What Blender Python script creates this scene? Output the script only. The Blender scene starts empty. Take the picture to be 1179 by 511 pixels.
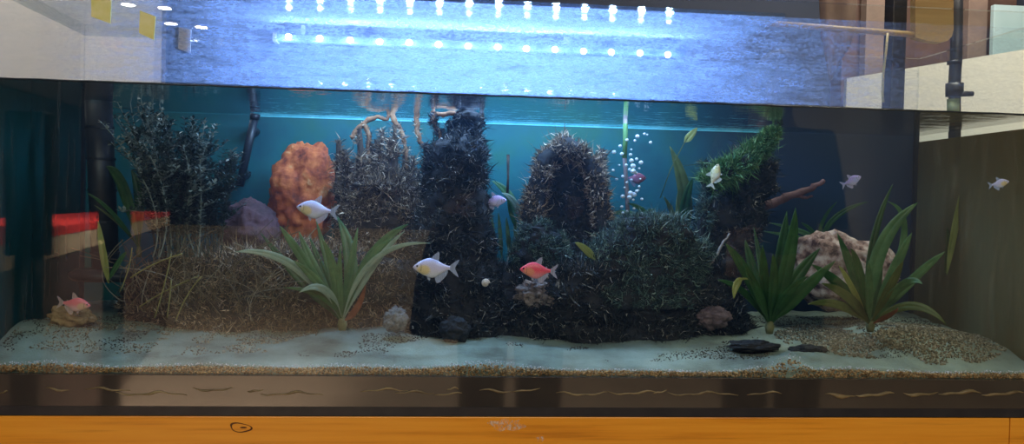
import bpy, bmesh, math, random
import numpy as np
from mathutils import Vector, Matrix, Euler, noise

random.seed(7)
SC = bpy.context.scene
COL = SC.collection
W, H, F = 1179, 511, 1021.0
TAU = 2 * math.pi

# ------------------------------------------------------------------ camera
YAW, PITCH, ROLL = 0.09194, -0.01792, 0.02405
CAM = Vector((0.0, -1.30, 1.1074))
_f = Vector((math.sin(YAW) * math.cos(PITCH), math.cos(YAW) * math.cos(PITCH), math.sin(PITCH)))
_r0 = Vector((math.cos(YAW), -math.sin(YAW), 0.0))
_u0 = _r0.cross(_f)
_r = _r0 * math.cos(ROLL) + _u0 * math.sin(ROLL)
_u = _u0 * math.cos(ROLL) - _r0 * math.sin(ROLL)
cd = bpy.data.cameras.new('camera')
cam = bpy.data.objects.new('camera', cd)
COL.objects.link(cam)
cd.sensor_width = 36.0
cd.lens = 36.0 * F / W
cd.clip_start = 0.02
M = Matrix.Identity(4)
for i in range(3):
    M[i][0], M[i][1], M[i][2], M[i][3] = _r[i], _u[i], -_f[i], CAM[i]
cam.matrix_world = M
SC.camera = cam


def P(px, py, Y):
    """the place in the room that photo point (px, py) shows at depth Y behind the front glass"""
    d = _f + _r * ((px - W / 2) / F) - _u * ((py - H / 2) / F)
    return CAM + d * ((Y - CAM.y) / d.y)


def PX(Y):
    """metres per photo pixel at depth Y"""
    return (Y - CAM.y) / F


# ------------------------------------------------------------------ world, lights, exposure
vs = SC.view_settings
vs.view_transform = 'Standard'
vs.look = 'None'
vs.exposure = 0.0
vs.gamma = 1.0
vs.use_curve_mapping = False
SC.cycles.use_denoising = True
SC.cycles.max_bounces = 14
SC.cycles.diffuse_bounces = 3
SC.cycles.glossy_bounces = 5
SC.cycles.transmission_bounces = 6
SC.cycles.volume_bounces = 0
SC.cycles.transparent_max_bounces = 32
SC.cycles.sample_clamp_indirect = 4.0

wd = bpy.data.worlds.new('world')
SC.world = wd
wd.use_nodes = True
wd.node_tree.nodes['Background'].inputs[0].default_value = (0.30, 0.33, 0.40, 1)
wd.node_tree.nodes['Background'].inputs[1].default_value = 0.02


def area(name, loc, target, sx, sy, power, color, spread=180):
    ld = bpy.data.lights.new(name, 'AREA')
    ld.shape = 'RECTANGLE'
    ld.size, ld.size_y = sx, sy
    ld.energy = power
    ld.color = color
    ld.spread = math.radians(spread)
    o = bpy.data.objects.new(name, ld)
    COL.objects.link(o)
    o.location = loc
    o.rotation_euler = (Vector(target) - Vector(loc)).to_track_quat('-Z', 'Y').to_euler()
    return o


def spot(name, loc, target, power, color, angle, blend=0.5, r=0.05):
    ld = bpy.data.lights.new(name, 'SPOT')
    ld.energy = power
    ld.color = color
    ld.spot_size = math.radians(angle)
    ld.spot_blend = blend
    ld.shadow_soft_size = r
    o = bpy.data.objects.new(name, ld)
    COL.objects.link(o)
    o.location = loc
    o.rotation_euler = (Vector(target) - Vector(loc)).to_track_quat('-Z', 'Y').to_euler()
    return o


LED_Y, LED_Z = 0.20, 0.0          # the height follows from the photo point below
LED_A, LED_B = P(318, 43, LED_Y), P(789, 61, LED_Y)
LED_Z = (LED_A.z + LED_B.z) / 2
LED_POWER, LED_COLOR = 0.80, (0.40, 0.62, 1.0)     # of each of the fourteen diodes
# unseen area fills for the shop lamps; the rear one brightens the mirrored wall
area('shop_ceiling_fill', (0.3, -2.6, 2.66), (0.3, -2.4, 0), 3.5, 0.8, 72, (1.0, 0.92, 0.80))
area('shop_back_fill', (0.0, -6.2, 2.66), (0.0, -7.0, 0), 4.5, 0.6, 150, (1.0, 0.88, 0.70))
# unseen lamps added to brighten the board and white counter behind
area('board_fill', (-1.05, 0.82, 2.5), (-1.15, 1.18, 1.45), 0.7, 0.1, 14, (1.0, 0.93, 0.90))
area('counter_fill', (1.15, 0.45, 2.5), (1.75, 1.10, 1.5), 0.7, 0.2, 26, (1.0, 0.93, 0.80))
# unseen spot added to brighten the red counter for its mirror image
spot('red_counter_boost', (-0.9, -3.0, 2.6), (-2.0, -3.6, 0.95), 900, (1.0, 0.90, 0.8), 95)

# ------------------------------------------------------------------ tank dimensions
XL, XR = -0.645, 0.975
TD = 0.41
ZB, ZT = 0.80, 1.425
WATER = CAM.z + 0.1601
ZTRIM = 0.8585


# ------------------------------------------------------------------ object helpers
def link(name, me, parent=None):
    o = bpy.data.objects.new(name, me)
    COL.objects.link(o)
    if parent is not None:
        o.parent = parent
        o.matrix_parent_inverse = parent.matrix_basis.inverted()
    return o


def empty(name, loc=(0, 0, 0), rot=(0, 0, 0), scale=1.0):
    o = bpy.data.objects.new(name, None)
    o.empty_display_size = 0.02
    COL.objects.link(o)
    o.location = loc
    o.rotation_euler = rot
    o.scale = (scale, scale, scale)
    return o


def local(name, me, parent):
    """a part whose mesh is in its thing's own frame"""
    o = bpy.data.objects.new(name, me)
    COL.objects.link(o)
    o.parent = parent
    return o


def tag(o, label=None, cat=None, group=None, kind=None):
    if label:
        o['label'] = label
    if cat:
        o['category'] = cat
    if group:
        o['group'] = group
    if kind:
        o['kind'] = kind
    return o


def mesh(name, verts, faces, m=None, smooth=False):
    me = bpy.data.meshes.new(name)
    me.from_pydata([tuple(v) for v in verts], [], faces)
    if m is not None:
        me.materials.append(m)
    if smooth:
        me.polygons.foreach_set('use_smooth', [True] * len(me.polygons))
    me.update()
    return me


class MB:
    def __init__(self):
        self.v, self.f = [], []

    def add(self, verts, faces):
        n = len(self.v)
        self.v += [tuple(v) for v in verts]
        self.f += [tuple(i + n for i in f) for f in faces]
        return self

    def box(self, x0, x1, y0, y1, z0, z1):
        v = [(x0, y0, z0), (x1, y0, z0), (x1, y1, z0), (x0, y1, z0), (x0, y0, z1), (x1, y0, z1), (x1, y1, z1), (x0, y1, z1)]
        return self.add(v, [(0, 3, 2, 1), (4, 5, 6, 7), (0, 1, 5, 4), (1, 2, 6, 5), (2, 3, 7, 6), (3, 0, 4, 7)])

    def tube(self, pts, rad, n=8, caps=True):
        pts = [Vector(p) for p in pts]
        k = len(pts)
        rads = rad if isinstance(rad, (list, tuple)) else [rad] * k
        vs_, fs = [], []
        up = Vector((0.3, 1.0, 0.2)).normalized()
        for i in range(k):
            t = (pts[min(i + 1, k - 1)] - pts[max(i - 1, 0)])
            if t.length < 1e-9:
                t = Vector((0, 0, 1))
            t.normalize()
            a = t.cross(up)
            if a.length < 1e-3:
                a = t.cross(Vector((1, 0, 0)))
            a.normalize()
            b = t.cross(a)
            for j in range(n):
                c = TAU * j / n
                vs_.append(pts[i] + (a * math.cos(c) + b * math.sin(c)) * rads[i])
        for i in range(k - 1):
            for j in range(n):
                fs.append((i * n + j, i * n + (j + 1) % n, (i + 1) * n + (j + 1) % n, (i + 1) * n + j))
        if caps:
            fs.append(tuple(reversed(range(n))))
            fs.append(tuple((k - 1) * n + j for j in range(n)))
        return self.add(vs_, fs)

    def build(self, name, m, parent=None, smooth=False, bevel=0.0):
        me = mesh(name, self.v, self.f, m, smooth)
        if bevel:
            bm = bmesh.new()
            bm.from_mesh(me)
            bmesh.ops.bevel(bm, geom=bm.edges[:], offset=bevel, segments=2, affect='EDGES', profile=0.5)
            bm.to_mesh(me)
            bm.free()
        o = link(name, me, parent)
        return o


def box(name, m, x0, x1, y0, y1, z0, z1, parent=None, bevel=0.0):
    return MB().box(x0, x1, y0, y1, z0, z1).build(name, m, parent, bevel=bevel)


def bez(a, b, c, n):
    a, b, c = Vector(a), Vector(b), Vector(c)
    return [a * (1 - t) ** 2 + b * 2 * t * (1 - t) + c * t * t for t in [i / n for i in range(n + 1)]]


def fbm(p, sc, oct=4):
    return noise.fractal(Vector(p) * sc, 1.0, 2.0, oct)


# ------------------------------------------------------------------ materials
def new_mat(name):
    m = bpy.data.materials.new(name)
    m.use_nodes = True
    nt = m.node_tree
    nt.nodes.clear()
    out = nt.nodes.new('ShaderNodeOutputMaterial')
    return m, nt, out


def N(nt, typ, **kw):
    n = nt.nodes.new(typ)
    for k, v in kw.items():
        if k in n.bl_rna.properties:
            setattr(n, k, v)
        else:
            n.inputs[k].default_value = v
    return n


def ramp(nt, fac, stops):
    r = nt.nodes.new('ShaderNodeValToRGB')
    el = r.color_ramp.elements
    while len(el) < len(stops):
        el.new(0.5)
    for e, (p, c) in zip(el, stops):
        e.position = p
        e.color = (*c, 1) if len(c) == 3 else c
    nt.links.new(fac, r.inputs[0])
    return r.outputs[0]


def math_(nt, op, a, b=0.5, c=None):
    n = nt.nodes.new('ShaderNodeMath')
    n.operation = op
    for i, x in enumerate([a, b] + ([c] if c is not None else [])):
        if isinstance(x, (int, float)):
            n.inputs[i].default_value = x
        else:
            nt.links.new(x, n.inputs[i])
    return n.outputs[0]


def noise_tex(nt, scale, detail=4, rough=0.6, vec=None, coord='Object', stretch=None):
    if vec is None:
        tc = nt.nodes.new('ShaderNodeTexCoord')
        vec = tc.outputs[coord]
    if stretch:
        mp = nt.nodes.new('ShaderNodeMapping')
        mp.inputs['Scale'].default_value = stretch
        nt.links.new(vec, mp.inputs[0])
        vec = mp.outputs[0]
    n = nt.nodes.new('ShaderNodeTexNoise')
    n.inputs['Scale'].default_value = scale
    n.inputs['Detail'].default_value = detail
    n.inputs['Roughness'].default_value = rough
    nt.links.new(vec, n.inputs['Vector'])
    return n.outputs['Fac']


def simple(name, stops, scale=20, rough=0.6, bump=0.0, bscale=None, stretch=None, metallic=0.0, spec=0.5, island=False, detail=4, coat=0.0):
    """principled surface whose colour runs over noise (or is drawn per grain / per leaf)"""
    m, nt, out = new_mat(name)
    b = nt.nodes.new('ShaderNodeBsdfPrincipled')
    b.inputs['Roughness'].default_value = rough
    b.inputs['Metallic'].default_value = metallic
    b.inputs['Specular IOR Level'].default_value = spec
    b.inputs['Coat Weight'].default_value = coat
    b.inputs['Coat Roughness'].default_value = 0.05
    if len(stops) == 1:
        b.inputs['Base Color'].default_value = (*stops[0][1], 1)
    else:
        if island:
            g = nt.nodes.new('ShaderNodeNewGeometry')
            fac = g.outputs['Random Per Island']
        else:
            fac = noise_tex(nt, scale, detail, stretch=stretch)
        nt.links.new(ramp(nt, fac, stops), b.inputs['Base Color'])
    if bump:
        bn = nt.nodes.new('ShaderNodeBump')
        bn.inputs['Strength'].default_value = bump
        bn.inputs['Distance'].default_value = 0.004
        nt.links.new(noise_tex(nt, bscale or scale * 2, 5, stretch=stretch), bn.inputs['Height'])
        nt.links.new(bn.outputs[0], b.inputs['Normal'])
    nt.links.new(b.outputs[0], out.inputs[0])
    return m


def emit(name, color, strength):
    m, nt, out = new_mat(name)
    e = N(nt, 'ShaderNodeEmission')
    e.inputs[0].default_value = (*color, 1)
    e.inputs[1].default_value = strength
    nt.links.new(e.outputs[0], out.inputs[0])
    return m


def facing5(nt, base, top=0.9):
    lw = nt.nodes.new('ShaderNodeLayerWeight')
    lw.inputs['Blend'].default_value = 0.5
    return math_(nt, 'MULTIPLY_ADD', math_(nt, 'POWER', lw.outputs['Facing'], 5.0), top, base)


def glass_mat(name, tint=(1, 1, 1), base=0.05, rough=0.0):
    m, nt, out = new_mat(name)
    t = N(nt, 'ShaderNodeBsdfTransparent')
    t.inputs[0].default_value = (*tint, 1)
    g = N(nt, 'ShaderNodeBsdfGlossy')
    g.inputs['Roughness'].default_value = rough
    mx = nt.nodes.new('ShaderNodeMixShader')
    nt.links.new(facing5(nt, base), mx.inputs[0])
    nt.links.new(t.outputs[0], mx.inputs[1])
    nt.links.new(g.outputs[0], mx.inputs[2])
    nt.links.new(mx.outputs[0], out.inputs[0])
    return m


def leaf_mat(name, dark, light, scale=60, trans=0.35, island=False, rough=0.35):
    m, nt, out = new_mat(name)
    b = nt.nodes.new('ShaderNodeBsdfPrincipled')
    b.inputs['Roughness'].default_value = rough
    t = nt.nodes.new('ShaderNodeBsdfTranslucent')
    if island:
        fac = nt.nodes.new('ShaderNodeNewGeometry').outputs['Random Per Island']
    else:
        fac = noise_tex(nt, scale, 3)
    c = ramp(nt, fac, [(0.25, dark), (0.75, light)])
    nt.links.new(c, b.inputs['Base Color'])
    nt.links.new(c, t.inputs[0])
    mx = nt.nodes.new('ShaderNodeMixShader')
    mx.inputs[0].default_value = trans
    nt.links.new(b.outputs[0], mx.inputs[1])
    nt.links.new(t.outputs[0], mx.inputs[2])
    nt.links.new(mx.outputs[0], out.inputs[0])
    return m


def film_mat(name, color, lo, hi, scale, stretch=(1, 1, 1), amount=1.0, trans=0.6, mask=None, speck=None):
    """a thin deposit on glass: clear where the noise is low, cloudy where it is high"""
    m, nt, out = new_mat(name)
    tr = N(nt, 'ShaderNodeBsdfTransparent')
    d = N(nt, 'ShaderNodeBsdfDiffuse')
    d.inputs[0].default_value = (*color, 1)
    tl = N(nt, 'ShaderNodeBsdfTranslucent')
    tl.inputs[0].default_value = (*color, 1)
    mx = N(nt, 'ShaderNodeMixShader')
    mx.inputs[0].default_value = trans
    nt.links.new(d.outputs[0], mx.inputs[1])
    nt.links.new(tl.outputs[0], mx.inputs[2])
    fac = noise_tex(nt, scale, 5, 0.7, stretch=stretch)
    mr = N(nt, 'ShaderNodeMapRange')
    mr.inputs['From Min'].default_value = lo
    mr.inputs['From Max'].default_value = hi
    mr.inputs['To Max'].default_value = amount
    nt.links.new(fac, mr.inputs[0])
    f = mr.outputs[0]
    if speck:
        f2 = noise_tex(nt, speck[0], 2, 0.5, stretch=speck[3] if len(speck) > 3 else None)
        m2 = N(nt, 'ShaderNodeMapRange')
        m2.inputs['From Min'].default_value = speck[1]
        m2.inputs['From Max'].default_value = speck[2]
        m2.inputs['To Min'].default_value = 0.38
        nt.links.new(f2, m2.inputs[0])
        f = math_(nt, 'MULTIPLY', f, m2.outputs[0])
    if mask:
        f = math_(nt, 'MULTIPLY', f, mask(nt))
    fx = N(nt, 'ShaderNodeMixShader')
    nt.links.new(f, fx.inputs[0])
    nt.links.new(tr.outputs[0], fx.inputs[1])
    nt.links.new(mx.outputs[0], fx.inputs[2])
    nt.links.new(fx.outputs[0], out.inputs[0])
    return m


M_GLASS = glass_mat('tank_glass', (0.97, 0.99, 0.98), 0.05)
M_LID = glass_mat('lid_glass', (0.90, 0.96, 0.97), 0.06, 0.06)
def panel_mat():
    """teal sheet with green algae blotches, light falloff painted in as navy towards its right end"""
    m, nt, out = new_mat('teal_panel')
    b = nt.nodes.new('ShaderNodeBsdfPrincipled')
    b.inputs['Roughness'].default_value = 0.6
    n1 = noise_tex(nt, 5, 5, 0.6)
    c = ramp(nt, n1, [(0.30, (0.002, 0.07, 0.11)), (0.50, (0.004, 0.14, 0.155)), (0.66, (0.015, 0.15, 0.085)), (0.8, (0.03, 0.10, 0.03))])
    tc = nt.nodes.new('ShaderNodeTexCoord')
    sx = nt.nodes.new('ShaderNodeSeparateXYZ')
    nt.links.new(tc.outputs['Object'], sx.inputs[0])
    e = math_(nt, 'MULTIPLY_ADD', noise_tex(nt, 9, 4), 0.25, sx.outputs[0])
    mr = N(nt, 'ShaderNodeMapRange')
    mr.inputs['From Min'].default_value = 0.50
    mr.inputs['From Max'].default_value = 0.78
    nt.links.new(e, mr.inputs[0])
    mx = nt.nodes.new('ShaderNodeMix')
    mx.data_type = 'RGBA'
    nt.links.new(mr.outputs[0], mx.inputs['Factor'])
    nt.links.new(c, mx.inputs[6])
    mx.inputs[7].default_value = (0.006, 0.025, 0.065, 1)  # falloff of the strip light, put into the panel colour
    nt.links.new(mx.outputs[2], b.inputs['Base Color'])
    nt.links.new(b.outputs[0], out.inputs[0])
    return m


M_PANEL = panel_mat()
M_SILICONE = simple('dark_silicone', [(0.3, (0.012, 0.014, 0.02)), (0.7, (0.03, 0.03, 0.035))], 30, 0.35)
M_TRIM = simple('brown_trim', [(0.3, (0.012, 0.010, 0.010)), (0.7, (0.022, 0.018, 0.015))], 25, 0.5, coat=1.0)
M_TRIM.node_tree.nodes['Principled BSDF'].inputs['Coat IOR'].default_value = 1.9
M_BEAD = simple('old_silicone', [(0.3, (0.10, 0.075, 0.035)), (0.7, (0.30, 0.24, 0.12))], 40, 0.35)


def wood_mat(name):
    m, nt, out = new_mat(name)
    b = nt.nodes.new('ShaderNodeBsdfPrincipled')
    b.inputs['Roughness'].default_value = 0.32
    a = noise_tex(nt, 9, 5, 0.55, stretch=(0.35, 1, 5))
    g = noise_tex(nt, 60, 4, 0.6, stretch=(0.06, 1, 3))
    s = math_(nt, 'MULTIPLY_ADD', g, 0.45, math_(nt, 'MULTIPLY', a, 0.62))
    c = ramp(nt, s, [(0.32, (0.50, 0.16, 0.008)), (0.5, (0.84, 0.33, 0.02)), (0.62, (0.90, 0.38, 0.03)), (0.75, (0.68, 0.25, 0.014))])
    nt.links.new(c, b.inputs['Base Color'])
    nt.links.new(b.outputs[0], out.inputs[0])
    return m


M_WOOD = wood_mat('varnished_pine')

# ------------------------------------------------------------------ the room
M_FLOOR = simple('floor_tiles', [(0.3, (0.38, 0.28, 0.19)), (0.7, (0.52, 0.39, 0.27))], 3, 0.5)
M_WALLF = simple('shop_wall', [(0.3, (0.34, 0.29, 0.20)), (0.7, (0.42, 0.36, 0.25))], 2, 0.9)
M_WALLD = simple('dark_wall', [(0.3, (0.035, 0.045, 0.075)), (0.7, (0.05, 0.06, 0.10))], 2, 0.9)
M_CEIL = simple('ceiling_paint', [(0.3, (0.10, 0.11, 0.15)), (0.7, (0.13, 0.14, 0.18))], 2, 0.9)
RX0, RX1, RY0, RY1, RZ = -3.6, 3.6, -8.6, 1.6, 2.72
for nm, m, b in [('floor', M_FLOOR, (RX0, RX1, RY0, RY1, -0.1, 0.0)), ('ceiling', M_CEIL, (RX0, RX1, RY0, RY1, RZ, RZ + 0.1)),
                 ('wall_front', M_WALLD, (RX0, RX1, RY0 - 0.1, RY0, 0, RZ)), ('wall_back', M_WALLD, (RX0, RX1, RY1, RY1 + 0.1, 0, RZ)),
                 ('wall_left', M_WALLD, (RX0 - 0.1, RX0, RY0, RY1, 0, RZ)), ('wall_right', M_WALLF, (RX1, RX1 + 0.1, RY0, RY1, 0, RZ))]:
    tag(box(nm, m, *b), kind='structure')

tag(box('trim_1', M_WALLF, RX0, RX1, RY0, RY0 + 0.03, 0.0, 0.82), kind='structure')        # pale wainscot

# ------------------------------------------------------------------ cabinet
cab = empty('aquarium_cabinet', (0.165, 0.2, 0))
tag(cab, 'long orange varnished pine cabinet carrying the fish tank', 'cabinet')
CX0, CX1 = -0.70, 1.03
SEAM = P(1163, 495, -0.012).x
box('top_board', M_WOOD, CX0, CX1, 0.0, 0.46, 0.775, 0.7995, cab)
box('front_rail', M_WOOD, CX0, SEAM - 0.0012, -0.012, 0.0, 0.66, 0.7985, cab, bevel=0.001)
box('stile', M_WOOD, SEAM + 0.0002, CX1, -0.012, 0.0, 0.0, 0.7985, cab, bevel=0.001)
box('stile', M_WOOD, CX0, CX0 + 0.05, -0.012, 0.0, 0.0, 0.6595, cab, bevel=0.001)
box('side_panel', M_WOOD, CX0, CX0 + 0.02, 0.0, 0.46, 0, 0.775, cab)
box('side_panel', M_WOOD, CX1 - 0.02, CX1, 0.0, 0.46, 0, 0.775, cab)
DX0, DX1 = CX0 + 0.051, SEAM - 0.001
for i in range(3):
    a = DX0 + (DX1 - DX0) * i / 3 + 0.002
    b = DX0 + (DX1 - DX0) * (i + 1) / 3 - 0.002
    d = box('door', M_WOOD, a, b, -0.011, 0.0, 0.06, 0.658, cab, bevel=0.001)
# knot and scuff, flat marks in the rail's surface
M_KNOT = simple('pine_knot', [(0.3, (0.045, 0.012, 0.002)), (0.7, (0.12, 0.035, 0.004))], 200, 0.4)
kc = P(277, 492, -0.0125)
mb = MB()
ring = []
for i in range(28):
    a = TAU * i / 28
    w = 1 + 0.10 * math.sin(3 * a + 1)
    for r, yy in ((1.0, -0.0127), (0.84 + 0.06 * math.sin(2 * a), -0.0127)):
        ring.append((kc.x + 0.0155 * r * w * math.cos(a), yy, kc.z + 0.0068 * r * w * math.sin(a) - 0.12 * 0.0155 * r * math.cos(a)))
mb.add(ring, [(2 * i, (2 * i + 2) % 56, (2 * i + 3) % 56, 2 * i + 1) for i in range(28)])
mb.add([(kc.x + 0.004 + 0.005 * math.cos(TAU * i / 10), -0.0127, kc.z + 0.0012 * math.sin(TAU * i / 10)) for i in range(10)], [tuple(range(10))])
mb.build('knot', M_KNOT, cab)
M_SCUFF = film_mat('pale_scuff', (0.85, 0.72, 0.55), 0.45, 0.62, 160, (1, 1, 1.0), 0.75, 0.0)
mb = MB()
for (cx, cy, rx, rz) in ((584, 489, 0.026, 0.0085), (622, 505, 0.006, 0.004)):
    c0 = P(cx, cy, -0.0125)
    mb.add([(c0.x + rx * math.cos(TAU * i / 20) * (1 + 0.25 * math.sin(5 * i)), -0.0126, c0.z + rz * math.sin(TAU * i / 20) * (1 + 0.25 * math.cos(4 * i))) for i in range(20)], [tuple(range(20))])
mb.build('scuff', M_SCUFF, cab)

# ------------------------------------------------------------------ aquarium
aq = empty('aquarium', (0.165, 0.2, ZB))
tag(aq, 'long glass aquarium with dark base trim, teal back and misted top, standing on pine cabinet', 'aquarium')
G = 0.008
box('front_pane', M_GLASS, XL, XR, -G, 0.0, ZTRIM - 0.002, ZT, aq)
box('back_pane', M_GLASS, XL, XR, TD + 0.003, TD + 0.003 + G, WATER + 0.006, ZT, aq)
box('side_pane', M_GLASS, XL - G, XL, -G, TD + G, ZTRIM, ZT, aq)
box('side_pane', M_GLASS, XR, XR + G, -G, TD + G, ZTRIM, ZT, aq)
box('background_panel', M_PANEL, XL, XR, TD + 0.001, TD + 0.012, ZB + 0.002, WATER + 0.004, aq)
box('bottom_pane', M_SILICONE, XL, XR, 0.001, TD, ZB + 0.001, ZB + 0.012, aq)
box('base_trim', M_TRIM, XL - 0.012, XR + 0.012, -0.0105, 0.0, ZB + 0.004, ZTRIM - 0.002, aq)
box('rubber_strip', M_SILICONE, XL - 0.012, XR + 0.012, -0.0115, 0.0, ZB - 0.0004, ZB + 0.0125, aq)
for x0 in (XL, XR - 0.008):
    for y0 in (0.0, TD - 0.007):
        box('corner_seal', M_SILICONE, x0, x0 + 0.008, y0, y0 + 0.007, ZTRIM, WATER + 0.002, aq)
LIDZ = CAM.z + 0.2955
LIDX = P(905, 20, 0.0).x        # the lid stops short of the right end
box('lid', M_LID, XL + 0.002, LIDX, 0.001, TD, LIDZ, LIDZ + 0.005, aq)
# silicone squiggles on the trim
rnd = random.Random(3)
segs = [(0, 9, 452), (52, 80, 448), (98, 150, 448), (133, 215, 453), (222, 268, 448), (285, 303, 449), (300, 372, 453), (415, 470, 449), (455, 500, 452), (500, 532, 454),
        (514, 528, 448), (552, 590, 450), (590, 622, 449), (640, 700, 453), (700, 760, 452), (752, 768, 451), (768, 850, 453), (860, 900, 453),
        (950, 985, 455), (985, 1030, 454), (1040, 1080, 453), (1080, 1130, 452), (1130, 1179, 453)]
for (a, b, y) in segs:
    mb = MB()
    n = max(6, int((b - a) / 5))
    ph = rnd.random() * 9
    pts = [P(a + (b - a) * i / n, y + 1.6 * math.sin(ph + i * 0.55) + 0.8 * math.sin(ph * 2 + i * 1.3), -0.011) for i in range(n + 1)]
    rr = [0.0004 + (0.0016 if b < 950 else 0.0036) * math.sin(math.pi * i / n) * (0.7 + 0.3 * math.sin(ph + i)) for i in range(n + 1)]
    mb.tube(pts, rr, 6)
    mb.build('silicone_bead', M_BEAD, aq, smooth=True)

# condensation on the inside of the front glass, above the water
def mist_mask(nt):
    tc = nt.nodes.new('ShaderNodeTexCoord')
    sx = nt.nodes.new('ShaderNodeSeparateXYZ')
    nt.links.new(tc.outputs['Object'], sx.inputs[0])
    r = ramp(nt, math_(nt, 'MULTIPLY_ADD', sx.outputs[0], 0.5, 0.5),
             [(0.22, (0.06,) * 3), (0.28, (0.30,) * 3), (0.36, (0.8,) * 3), (0.55, (1.0,) * 3), (0.72, (0.75,) * 3), (0.82, (0.40,) * 3), (0.86, (0.12,) * 3)])
    return r


def sheet(name, m, x0, x1, y, z0, z1, parent):
    return box(name, m, x0, x1, y, y + 0.0004, z0, z1, parent)


M_MIST = film_mat('condensation', (0.46, 0.61, 1.0), 0.25, 0.70, 14, (1, 1, 7), 0.80, 0.75, mist_mask, (330, 0.38, 0.56, (0.6, 1, 1.3)))
tag(sheet('condensation', M_MIST, XL + 0.001, XR - 0.001, 0.0008, WATER + 0.004, LIDZ - 0.001, aq), kind='stuff')

M_MIST3 = film_mat('back_condensation', (0.36, 0.55, 1.0), 0.10, 0.55, 10, (1, 1, 5), 0.9, 0.4, mist_mask, (120, 0.36, 0.60, (0.5, 1, 2.5)))
M_MIST2 = film_mat('lid_condensation', (0.46, 0.61, 1.0), 0.25, 0.70, 16, (0.5, 3, 1), 0.7, 0.35, mist_mask, (160, 0.36, 0.60, (0.7, 2.0, 1)))
tag(box('lid_condensation', M_MIST2, XL + 0.003, LIDX - 0.001, 0.0016, TD - 0.001, LIDZ - 0.0006, LIDZ - 0.0002, aq), kind='stuff')

tag(sheet('condensation', M_MIST3, XL + 0.001, XR - 0.001, TD - 0.001, WATER + 0.004, LIDZ - 0.001, aq), kind='stuff')

# dark water edge against the front glass, pale line against the back
M_EDGE = simple('wet_edge', [(0.3, (0.01, 0.02, 0.035)), (0.7, (0.02, 0.035, 0.05))], 20, 0.2)
mb = MB().tube([(XL + 0.004 + (XR - XL - 0.008) * i / 80, 0.0022, WATER + 0.0012 + 0.0003 * math.sin(i * 1.7)) for i in range(81)], 0.0015, 6)
mb.build('water_edge', M_EDGE, aq, smooth=True)
M_WGLOW = simple('waterline_glow', [(0.3, (0.10, 0.62, 0.72)), (0.7, (0.25, 0.80, 0.88))], 30, 0.5)
box('waterline_glow', M_WGLOW, P(292, 140, TD).x, P(880, 140, TD).x, TD - 0.0006, TD + 0.0006, WATER - 0.0032, WATER - 0.0004, aq)  # bright glow of the back waterline, painted as a pale strip
# algae film on the inner face of the right end pane and the left one
M_ALGAE = film_mat('algae_film', (0.20, 0.165, 0.08), -0.5, 0.55, 9, (1, 6, 0.8), 1.0, 0.3)
M_ALGAE2 = film_mat('blue_algae_film', (0.014, 0.08, 0.08), -0.5, 0.55, 9, (1, 6, 0.8), 1.0, 0.3)
box('algae_film', M_ALGAE, XR - 0.0016, XR - 0.0004, 0.008, TD - 0.008, ZTRIM, WATER - 0.012, aq)
box('algae_film', M_ALGAE2, XL + 0.0004, XL + 0.0016, 0.008, TD - 0.008, ZTRIM, WATER + 0.004, aq)


# ------------------------------------------------------------------ water
def water_mat():
    m, nt, out = new_mat('aquarium_water')
    t = N(nt, 'ShaderNodeBsdfTransparent')
    g = N(nt, 'ShaderNodeBsdfGlossy')
    g.inputs['Roughness'].default_value = 0.03
    bn = nt.nodes.new('ShaderNodeBump')
    bn.inputs['Strength'].default_value = 0.3
    bn.inputs['Distance'].default_value = 0.004
    nt.links.new(noise_tex(nt, 28, 3, 0.55, stretch=(0.6, 1.6, 1)), bn.inputs['Height'])
    nt.links.new(bn.outputs[0], g.inputs['Normal'])
    lw = nt.nodes.new('ShaderNodeLayerWeight')
    lw.inputs['Blend'].default_value = 0.5
    mr = N(nt, 'ShaderNodeMapRange')
    mr.inputs['From Min'].default_value = 0.62
    mr.inputs['From Max'].default_value = 0.80
    mr.inputs['To Max'].default_value = 0.985
    nt.links.new(lw.outputs['Facing'], mr.inputs[0])
    geo = nt.nodes.new('ShaderNodeNewGeometry')
    sx = nt.nodes.new('ShaderNodeSeparateXYZ')
    nt.links.new(geo.outputs['True Normal'], sx.inputs[0])
    top = math_(nt, 'GREATER_THAN', math_(nt, 'ABSOLUTE', sx.outputs[2]), 0.5)
    mx = nt.nodes.new('ShaderNodeMixShader')
    nt.links.new(math_(nt, 'MULTIPLY', mr.outputs[0], top), mx.inputs[0])
    nt.links.new(t.outputs[0], mx.inputs[1])
    nt.links.new(g.outputs[0], mx.inputs[2])
    nt.links.new(mx.outputs[0], out.inputs[0])
    ab = N(nt, 'ShaderNodeVolumeAbsorption')
    ab.inputs[0].default_value = (0.35, 0.75, 0.95, 1)
    ab.inputs['Density'].default_value = 0.6
    sc = N(nt, 'ShaderNodeVolumeScatter')
    sc.inputs[0].default_value = (0.22, 0.50, 1.0, 1)
    sc.inputs['Density'].default_value = 0.13
    sc.inputs['Anisotropy'].default_value = 0.2
    ad = N(nt, 'ShaderNodeAddShader')
    nt.links.new(ab.outputs[0], ad.inputs[0])
    nt.links.new(sc.outputs[0], ad.inputs[1])
    nt.links.new(ad.outputs[0], out.inputs['Volume'])
    return m


wtr = box('water', water_mat(), XL + 0.002, XR - 0.002, 0.0012, TD - 0.001, ZB + 0.014, WATER)
tag(wtr, 'hazy blue water filling the tank up to the dark waterline', 'water', kind='stuff')


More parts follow.
